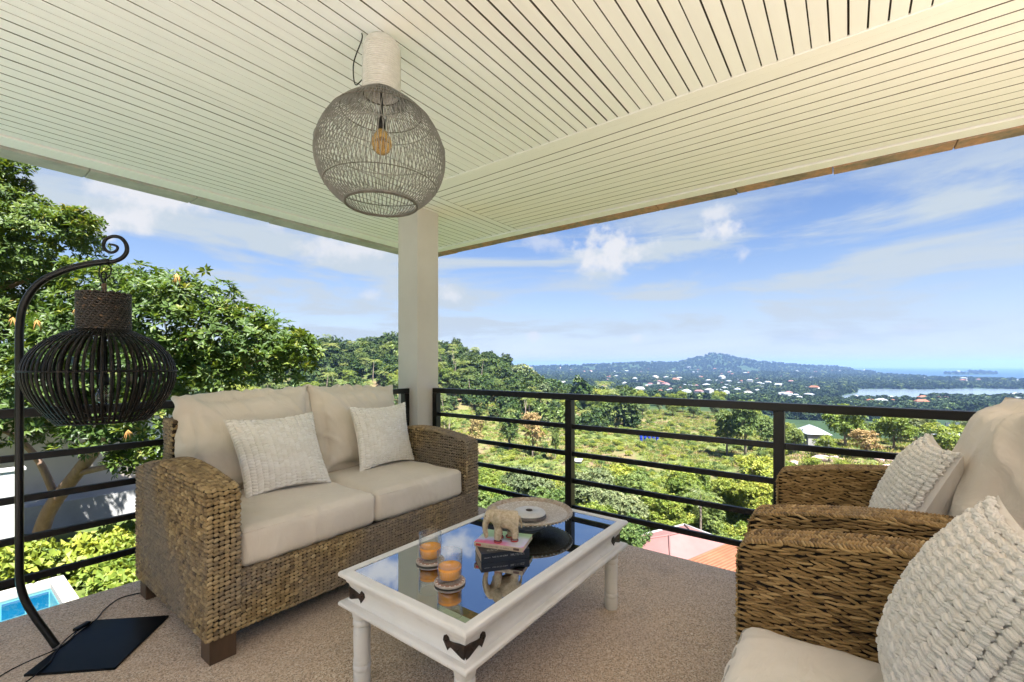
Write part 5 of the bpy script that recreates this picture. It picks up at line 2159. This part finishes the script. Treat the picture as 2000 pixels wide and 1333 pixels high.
# villa with pink hipped roofs below the terrace
vx, vy = at(1345, 31)
vz = 1.2 - (1075 - 714) / FPX * 31
vil = empty('villa', (vx, vy, vz - 3.2), R(37 - 62))
tag(vil, 'villa with pink hipped roofs and white gutters below the terrace', 'house')
obj('wall', box(-5.2, 3.6, -3.4, 3.4, -3, 2.95), M['wall_grey'], vil)
obj('wall', box(3.6, 5.6, -3.0, 1.2, -3, 2.65), M['wall_grey'], vil)
for (a, b, c, d_, z0, hgt, nm) in ((-5.9, 4.2, -4.0, 4.0, 3.0, 1.55, 'a'), (-1.2, 6.2, -5.4, .4, 2.55, 1.15, 'b')):
    cxm, cym = (a + b) / 2, (c + d_) / 2
    rl = max(.1, ((b - a) - (d_ - c)) / 2)
    r1, r2 = (cxm - rl, cym, z0 + hgt), (cxm + rl, cym, z0 + hgt)
    A, B, C_, Dd = (a, c, z0), (b, c, z0), (b, d_, z0), (a, d_, z0)
    slab_poly([A, B, r2, r1], .12, 'roof', M['roof_pink'], vil)
    slab_poly([B, C_, r2], .12, 'roof', M['roof_pink'], vil)
    slab_poly([C_, Dd, r1, r2], .12, 'roof', M['roof_pink'], vil)
    slab_poly([Dd, A, r1], .12, 'roof', M['roof_pink'], vil)
    for (p, q) in ((A, B), (B, C_), (C_, Dd), (Dd, A)):
        obj('gutter', tube([p, q], .11, 6), M['cap_white'], vil)
    for (p, q) in ((A, r1), (B, r2), (C_, r2), (Dd, r1), (r1, r2)):
        obj('ridge_cap', tube([Vector(p) + Vector((0, 0, .03)), Vector(q) + Vector((0, 0, .03))], .06, 5), M['roof_pink'], vil)
ox, oy = at(1420, 24.5)
oz = 1.2 - (1112 - 714) / FPX * 24.5
orr = empty('tiled_annex', (ox, oy, oz), R(37 - 55))
tag(orr, 'low annex with an orange tiled roof at the foot of the pink villa', 'house')
obj('wall', box(-1.6, 2.6, -1.6, 1.0, -4, -.12), M['wall_white'], orr)
for r in range(18):
    y0 = -1.95 + r * .18
    obj('tile_row', tube([(-2.0 + .0, y0, -.02 + r * .03), (3.0, y0, -.02 + r * .03)], .105, 6), M['roof_orange'], orr)
obj('roof_base', box(-2.0, 3.0, -2.1, 1.3, -.13, -.04), M['roof_orange'], orr)


def house(px, y, d, w, l, h, roof, label, name='house', rz=None, mw='wall_white', rh=.35, group=None, wins=True, sink=2.0):
    x, yy = at(px, d)
    z = 1.2 - (y - 714) / FPX * d
    r = empty(name, (x, yy, z), R(random.uniform(0, 180)) if rz is None else rz)
    tag(r, label, 'house', group)
    if wins:
        obj('wall', box(-l / 2, l / 2, -w / 2, w / 2, -sink, h), M[mw], r)
    o = .35
    rr_ = rh * w
    A, B, C_, Dd = (-l / 2 - o, -w / 2 - o, h), (l / 2 + o, -w / 2 - o, h), (l / 2 + o, w / 2 + o, h), (-l / 2 - o, w / 2 + o, h)
    r1, r2 = (-l / 2 + w * .3, 0, h + rr_), (l / 2 - w * .3, 0, h + rr_)
    V = [A, B, C_, Dd, r1, r2]
    me = bpy.data.meshes.new('roof')
    me.from_pydata(V, [], [[0, 1, 5, 4], [1, 2, 5], [2, 3, 4, 5], [3, 0, 4], [3, 2, 1, 0]])
    obj('roof', me, M[roof], r)
    if wins:
        for k in range(int(l // 2.4)):
            xx_ = -l / 2 + 1.3 + k * 2.4
            for s in (-1, 1):
                obj('window', box(xx_ - .5, xx_ + .5, s * (w / 2 - .02) - .05, s * (w / 2 - .02) + .05, .9, 2.1), M['window_dark'], r)
    return r


house(1588, 866, 88, 3.6, 6.5, 2.2, 'roof_grey', 'white house among the trees behind the right end of the railing', rz=R(20))
house(1885, 852, 80, 5, 8, .1, 'roof_grey', 'low building with a pale grey sheet roof beside the far armchair cushion', rz=R(-40), rh=.16, mw='wall_grey', sink=.6)
x, yy = at(1125, 104)
sh = empty('shed', (x, yy, gz(x, yy)), R(20))
tag(sh, 'small white shed on the farmed slope behind the left middle railing post', 'shed')
obj('wall', box(-1.3, 1.3, -1.1, 1.1, -.5, 1.6), M['wall_white'], sh)
obj('roof', prism([(-1.6, -1.4), (1.6, -1.4), (1.6, 1.4), (-1.6, 1.4)], 1.605, 1.72), M['cap_white'], sh)
for k in range(5):
    x, yy = at(1252 + k * 7.9, 150)
    dr = obj('water_drum', autosmooth(lathe([(0, 0), (.50, 0), (.52, .05), (.52, .6), (.545, .64), (.52, .68), (.52, 1.3), (.545, 1.34), (.52, 1.38), (.52, 1.9), (.5, 1.98), (.2, 2.05), (0, 2.05)], 18), 40), M['blue_plastic'], None, (x, yy, gz(x, yy) + .0))
    dr.scale = (1.0, 1.0, 1.05)
    tag(dr, 'tall blue water drum in the row at the edge of the farmed slope', 'water drum', 'row of blue water drums')
# rocks on the bank
for k in range(60):
    px = random.uniform(1450, 1760)
    d = random.uniform(58, 80)
    x, yy = at(px, d)
    bm = bmesh.new()
    bmesh.ops.create_icosphere(bm, subdivisions=2, radius=1)
    for v in bm.verts:
        v.co *= 1 + .35 * mnoise.noise(v.co * 1.3 + Vector((k * 3.1, 0, 0)))
        v.co = Vector((v.co.x * 1.3, v.co.y, v.co.z * .6))
    me = bpy.data.meshes.new('rock')
    bm.to_mesh(me)
    bm.free()
    s = random.uniform(.35, 1.3)
    rk = obj('rock', me, M['rock'], None, (x, yy, gz(x, yy) + .05), (0, 0, random.uniform(0, 6)))
    rk.scale = (s, s, s)
    tag(rk, 'pinkish boulder on the bare bank behind the far armchair', 'rock', 'boulders on the bank')

# villas of the distant town: the nearer ones one by one, the rest as a mass
tw = [(1100, 757), (1340, 778), (1365, 776), (1385, 772), (1417, 775), (1440, 770), (1415, 765), (1300, 760), (1270, 755), (1240, 745), (1500, 752), (1520, 758), (1545, 750), (1480, 748), (1590, 765), (1650, 770), (1700, 795), (1720, 797),
      (1560, 787), (1800, 800), (1250, 770), (1210, 772), (1180, 762), (1150, 768), (1130, 752), (1320, 748), (1290, 772), (1460, 780), (1620, 755), (1680, 750), (1860, 752), (1900, 752), (1930, 756), (1960, 754), (1985, 756), (1780, 742), (1870, 748), (1220, 757), (1280, 742), (1410, 742)]
for (px, y) in tw:
    d = (EYE - SEA_Z - 5) * FPX / (y - 714.0)
    d = min(d, 2300)
    sc = random.uniform(.55, .95) * (1 + d / 1800)
    x, yy = at(px, d)
    z = gz(x, yy)
    if z < SEA_Z + (4.0 if px > 1600 else 1.0):
        continue
    r = house(px, 714 + (EYE - z - 2.5) * FPX / d, d, 9 * sc, 14 * sc, 8 * sc, random.choice(['roof_orange', 'roof_grey', 'roof_pink', 'roof_grey', 'wall_white']), 'pale villa of the distant town on the plain', 'villa', None, random.choice(['wall_white', 'wall_white', 'wall_beige']), .3, 'villas of the distant town', sink=6)
    for ch in list(r.children):
        if ch.name.startswith('window'):
            bpy.data.objects.remove(ch)
PB = []
for (mw, mr, w, l, h) in (('wall_white', 'roof_orange', 9, 14, 6), ('wall_white', 'roof_grey', 12, 22, 6), ('wall_beige', 'roof_pink', 10, 13, 7), ('wall_white', 'roof_grey', 10, 18, 9)):
    V = [(x_, y_, z_) for x_ in (-l / 2, l / 2) for y_ in (-w / 2, w / 2) for z_ in (-4, h)] + [(-l / 2 - 1, -w / 2 - 1, h), (l / 2 + 1, -w / 2 - 1, h), (l / 2 + 1, w / 2 + 1, h), (-l / 2 - 1, w / 2 + 1, h), (-l / 4, 0, h + 3), (l / 4, 0, h + 3)]
    me = bpy.data.meshes.new('town')
    me.from_pydata(V, [], [(0, 1, 3, 2), (4, 6, 7, 5), (0, 4, 5, 1), (2, 3, 7, 6), (8, 9, 13, 12), (9, 10, 13), (10, 11, 12, 13), (11, 8, 12)])
    me.materials.append(M[mw])
    me.materials.append(M[mr])
    for i, p in enumerate(me.polygons):
        p.material_index = 0 if i < 4 else 1
    PB.append(me)
X, Y, d, px = pts_in(1100, 1000, 2100, 620, 3700)
Z = ground_np(X, Y)
keep = (Z > SEA_Z + np.where(px > 1600, 3.5, .8)) & (Z < -20) & (fbm(X / 170, Y / 170, 3, 6) > -.1)
X, Y, Z, d = X[keep], Y[keep], Z[keep], d[keep]
mass('distant_town', PB, np.stack([X, Y, Z + 2], -1), rng.uniform(.35, .85, len(X)) * (.8 + d / 3200), rng.integers(0, 4, len(X)))
x, yy = at(1688, 3300)
tower = obj('lighthouse', lathe([(0, 0), (16, 0), (16, 8), (9, 10), (8, 30), (10, 31), (5, 36), (0, 44)], 12), M['cap_white'], None, (x, yy, gz(x, yy) + 6))
tag(tower, 'tiny white tower on the skyline near the sea', 'tower')
# far shore buildings on the left bay
# ================================================================== neighbour's garden on the left
PZ = -3.2
pool = empty('swimming_pool', (0, 0, PZ))
tag(pool, 'small tiled swimming pool with pale coping in the garden below', 'swimming pool')
px0, px1, py0, py1 = -6.5, 1.60, 8.2, 12.87
M['coping'] = pm('pale_stone_coping', (.24, .225, .195), (.30, .285, .25), 2, .8, .2, 30, .004)
M['tile_blue'] = pm('deep_blue_tile', (.005, .085, .16), (.01, .13, .22), 1.8, .25)
M['tile_light'] = pm('light_blue_tile', (.10, .36, .40), (.16, .46, .50), 2.5, .25)
M['grout'] = pm('pale_grout', (.22, .32, .34), (.28, .36, .38), 4, .7)
obj('coping', box(px0, px1 + .22, py1, py1 + .27, -.12, .02, .006), M['coping'], pool)
obj('coping', box(px1, px1 + .22, py0 - 1, py1 - .002, -.12, .02, .006), M['coping'], pool)
obj('basin', boxes([(px0, px1, py0, py1, -1.15, -1.12), (px1 - .004, px1 + .02, py0, py1, -1.12, -.125), (px0, px1 - .006, py1 - .004, py1 + .02, -1.12, -.125), (px0, -.2, py0, py1 - .01, -1.11, -.42)]), M['grout'], pool)
me1 = box(-.155, .155, -.155, .155, 0, .006, .001, seg=1)
for i in range(6):
    for j in range(15):
        x_ = px1 - .18 - i * .325
        y_ = py1 - .18 - j * .325
        if x_ > -.1 and y_ > py0:
            obj('floor_tile', me1, M['tile_blue'], pool, (x_, y_, -1.119))
me2 = box(-.24, .24, -.075, .075, 0, .006, .001, seg=1)
for i in range(5):
    for j in range(18):
        x_ = -.46 - i * .5
        y_ = py1 - .12 - j * .17
        obj('shelf_tile', me2, M['tile_light'], pool, (x_, y_, -.419))
me3 = box(-.15, .15, 0, .006, -.15, .15, .001, seg=1)
for i in range(10):
    for j in range(3):
        obj('wall_tile', me3, M['tile_blue'], pool, (px1 - .18 - i * .325, py1 - .0095, -.30 - j * .32))
m_, nt_, b_, o_ = new_mat('pool_water')
nt_.nodes.clear()
o_ = nt_.nodes.new('ShaderNodeOutputMaterial')
tr_ = nt_.nodes.new('ShaderNodeBsdfTransparent')
tr_.inputs[0].default_value = (.55, .88, .95, 1)
gl_ = nt_.nodes.new('ShaderNodeBsdfGlossy')
gl_.inputs['Roughness'].default_value = .02
fr_ = nt_.nodes.new('ShaderNodeFresnel')
fr_.inputs[0].default_value = 1.33
mx_ = nt_.nodes.new('ShaderNodeMixShader')
for a_1, b_1 in ((fr_.outputs[0], mx_.inputs[0]), (tr_.outputs[0], mx_.inputs[1]), (gl_.outputs[0], mx_.inputs[2]), (mx_.outputs[0], o_.inputs['Surface'])):
    nt_.links.new(a_1, b_1)
bp_ = nt_.nodes.new('ShaderNodeBump')
bp_.inputs['Strength'].default_value = .3
bp_.inputs['Distance'].default_value = .01
nt_.links.new(nz(nt_, 5, 3), bp_.inputs['Height'])
nt_.links.new(bp_.outputs[0], gl_.inputs['Normal'])
obj('water', npmesh('water', [(px0, py0, -.09), (px1 - .006, py0, -.09), (px1 - .006, py1 - .006, -.09), (px0, py1 - .006, -.09)], np.array([(0, 1, 2, 3)])), m_, pool)

# garden building behind the big tree
gb = empty('garden_building', at(170, 15.5) + (-3.6,), R(-4))
tag(gb, 'low beige garden building with white posts behind the big tree', 'building')
obj('wall', box(-2.2, 8, 0, .25, 0, 3.2), M['wall_beige'], gb)
obj('plinth', box(-2.6, 8, -1.6, -.02, -.4, .55), M['concrete'], gb)
obj('door_panel', box(1.62, 2.6, -.06, -.01, .56, 3.0), pm('pale_blue_door', (.40, .46, .52), (.5, .56, .6), 2, .4), gb)
for q in (1.35, 2.65, 5.0):
    obj('post', box(q, q + .24, -.12, -.005, .56, 3.2, .01), M['wall_white'], gb)
obj('roof', box(-2.6, 8.2, -.9, .6, 3.205, 3.4), M['concrete'], gb)
pv = empty('garden_wall_pier', at(-40, 9.3) + (-3.5,), R(0))
tag(pv, 'white wall end at the left edge beside the pool', 'wall')
obj('body', box(-.9, .62, -.12, .12, 0, 2.42, .01), M['cap_white'], pv)
obj('cap', box(-.93, .65, -.15, .15, 2.425, 2.48, .005), M['cap_white'], pv)
# hedge plants by the pool
c = 0
hp = [low_crown('hedge_a', 260, .13, 'leaf_light', 41, (7, .62, .5, .32, .8)), low_crown('hedge_b', 260, .12, 'leaf_mid', 42, (7, .58, .5, .3, .8))]
st_ = tube([(0, 0, -.2), (.02, 0, .35)], [.03, .015], 6)
st_.materials.append(M['bark'])
for _ in range(900):
    if c >= 64:
        break
    x, yy = random.uniform(.2, 6.5), random.uniform(9.4, 15.0)
    if (x < px1 + .75 and yy < py1 + .75) or not free(x, yy, .55):
        continue
    placed.append((x, yy))
    kx = random.random() < .7
    s = random.uniform(.8, 1.2)
    r = empty('garden_shrub', (x, yy, gz(x, yy) + .02), random.uniform(0, 6))
    r.scale = (s, s, s * random.uniform(.9, 1.4))
    tag(r, ('yellow-green' if kx else 'dark green') + ' low shrub in the bed beside the pool', 'shrub', ('yellow-green' if kx else 'dark green') + ' shrubs beside the pool')
    obj('stem', st_, None, r)
    obj('foliage', hp[0 if kx else 1], None, r)
    c += 1


# ================================================================== the big trees on the left
def big_tree(label, blobs, limbs, count, lf, near_n, tassels=()):
    r = empty('broadleaf_tree', tuple(limbs[0][0][0]))
    r0 = Vector(limbs[0][0][0])
    tag(r, label, 'tree')
    for i, (pts, a, b) in enumerate(limbs):
        obj('trunk' if i == 0 else 'branch', limb([Vector(p) - r0 for p in pts], a, b, 10 if i == 0 else 7), M['bark_red'], r)
    B = [(c[0] - r0.x, c[1] - r0.y, c[2] - r0.z, q, q, q * .85) for (c, q) in blobs]
    V, F, t = rosettes(B, count, 8, lf, lf * .42, two=True, inner=.45, lower=.5)
    cr = obj('crown', npmesh('crown', V, F, tint=t, smooth=False), M['leaf'], r)
    cr['kind'] = 'stuff'
    # leaf tufts one by one on the side towards the terrace
    P = []
    for _ in range(near_n * 6):
        if len(P) >= near_n:
            break
        b = random.choice(B)
        u = unit(1)[0]
        toC = norm(np.array([-r0.x - b[0], -r0.y - b[1], EYE - r0.z - b[2]]))
        u = norm(u + toC * .9)
        P.append(np.array(b[:3]) + u * b[3] * random.uniform(.92, 1.08))
    protos = []
    for q in range(5):
        A = np.array([0, 0, 1.0])
        n = 9
        ang = np.arange(n) * 2 * PI / n * 1.0 + rng.normal(0, .2, n)
        e = rng.normal(.3, .25, n)
        U = np.stack([np.cos(ang) * np.cos(e), np.sin(ang) * np.cos(e), np.sin(e)], -1)
        Nn = norm(A[None] - U * U[:, 2:3])
        V, F, t = leaf_quads(np.zeros((n, 3)) + U * .01, Nn, U, lf * rng.uniform(.8, 1.2, n), lf * .42, rng.normal(.5, .18, n).clip(0, 1), two=True)
        me = npmesh('leaf_tuft', V, F, tint=t, smooth=False, mats=[M['leaf']])
        protos.append(me)
    for p in P:
        o = obj('leaf_tuft', random.choice(protos), None, r, tuple(p), (random.uniform(-.7, .7), random.uniform(-.7, .7), random.uniform(0, 6.3)))
    for p in tassels:
        q = Vector(p) - r0
        T_ = []
        for k in range(14):
            a = random.uniform(0, 6.28)
            w = random.uniform(.04, .09)
            l = random.uniform(.08, .26)
            T_.append(tube([(q.x, q.y, q.z), (q.x + w * .6 * math.cos(a), q.y + w * .6 * math.sin(a), q.z - l * .5), (q.x + w * math.cos(a), q.y + w * math.sin(a), q.z - l)], [.003, .006, .003], 4))
        bm = bmesh.new()
        for q_ in T_:
            bm.from_mesh(q_)
        me = bpy.data.meshes.new('seed_tassel')
        bm.to_mesh(me)
        bm.free()
        obj('seed_tassel', me, M['seedpod'], r)
    return r


def bl(px, y, d, r):
    return (at3(px, y, d), r)


tb = at(72, 12.2)
base = Vector((tb[0], tb[1], gz(*tb) - .1))
limbsB = [([base, at3(95, 1000, 12.0), at3(150, 925, 11.7), at3(195, 868, 11.4), at3(255, 790, 11.0)], .19, .11),
          ([at3(150, 925, 11.7), at3(250, 905, 11.2), at3(330, 900, 10.6)], .09, .03),
          ([at3(195, 868, 11.4), at3(120, 800, 11.3), at3(60, 720, 11.6), at3(30, 640, 12)], .10, .04),
          ([at3(255, 790, 11.0), at3(330, 690, 10.7), at3(400, 655, 10.5), at3(480, 640, 10.4)], .10, .03),
          ([at3(255, 790, 11.0), at3(260, 700, 11), at3(250, 600, 11)], .09, .03),
          ([at3(330, 690, 10.7), at3(420, 730, 10.4), at3(520, 700, 10.2)], .06, .02),
          ([at3(110, 975, 11.9), at3(75, 900, 11.6), at3(25, 850, 11.2), at3(-40, 830, 11)], .10, .04)]
blobsB = [bl(250, 612, 11, 1.45), bl(360, 625, 10.5, 1.2), bl(450, 665, 10.5, 1.05), bl(530, 692, 10.3, .82), bl(580, 690, 10, .48), bl(340, 720, 10.5, .95), bl(430, 735, 10.3, .55),
          bl(180, 700, 11, 1.4), bl(90, 790, 11, 1.15), bl(200, 845, 10.6, .75), bl(285, 815, 10.2, .65), bl(-20, 800, 11, 1.2), bl(40, 660, 12, 1.3), bl(240, 905, 10.6, .35), bl(300, 885, 10.2, .35), bl(-60, 700, 11.5, 1.5)]
tas = [at3(px, y, 9.6) for (px, y) in ((72, 625), (150, 600), (318, 620), (345, 535), (250, 840), (25, 620))]
big_tree('large broadleaf tree with a wide domed crown of glossy leaves behind the floor lamp', blobsB, limbsB, 5200, .175, 260, tas)
tb = at(-150, 13.2)
base = Vector((tb[0], tb[1], gz(*tb) - .1))
limbsA = [([base, at3(-140, 850, 13), at3(-110, 650, 12.6), at3(-60, 560, 12.4)], .2, .1),
          ([at3(-60, 560, 12.4), at3(20, 560, 12.2), at3(90, 520, 12)], .08, .03),
          ([at3(-60, 560, 12.4), at3(0, 470, 12.2), at3(20, 380, 12)], .08, .03),
          ([at3(-110, 650, 12.6), at3(-30, 640, 12.3), at3(50, 590, 12)], .07, .02)]
blobsA = [bl(-20, 400, 12, 1.0), bl(85, 475, 12, 1.25), bl(30, 555, 12.2, 1.25), bl(-100, 450, 12, 1.5), bl(150, 440, 11.7, .45), bl(20, 330, 12, .38), bl(-60, 330, 12.2, .6), bl(-80, 580, 12.4, 1.4)]
big_tree('tall yellow-green tree at the upper left edge against the sky', blobsA, limbsA, 3600, .165, 160)
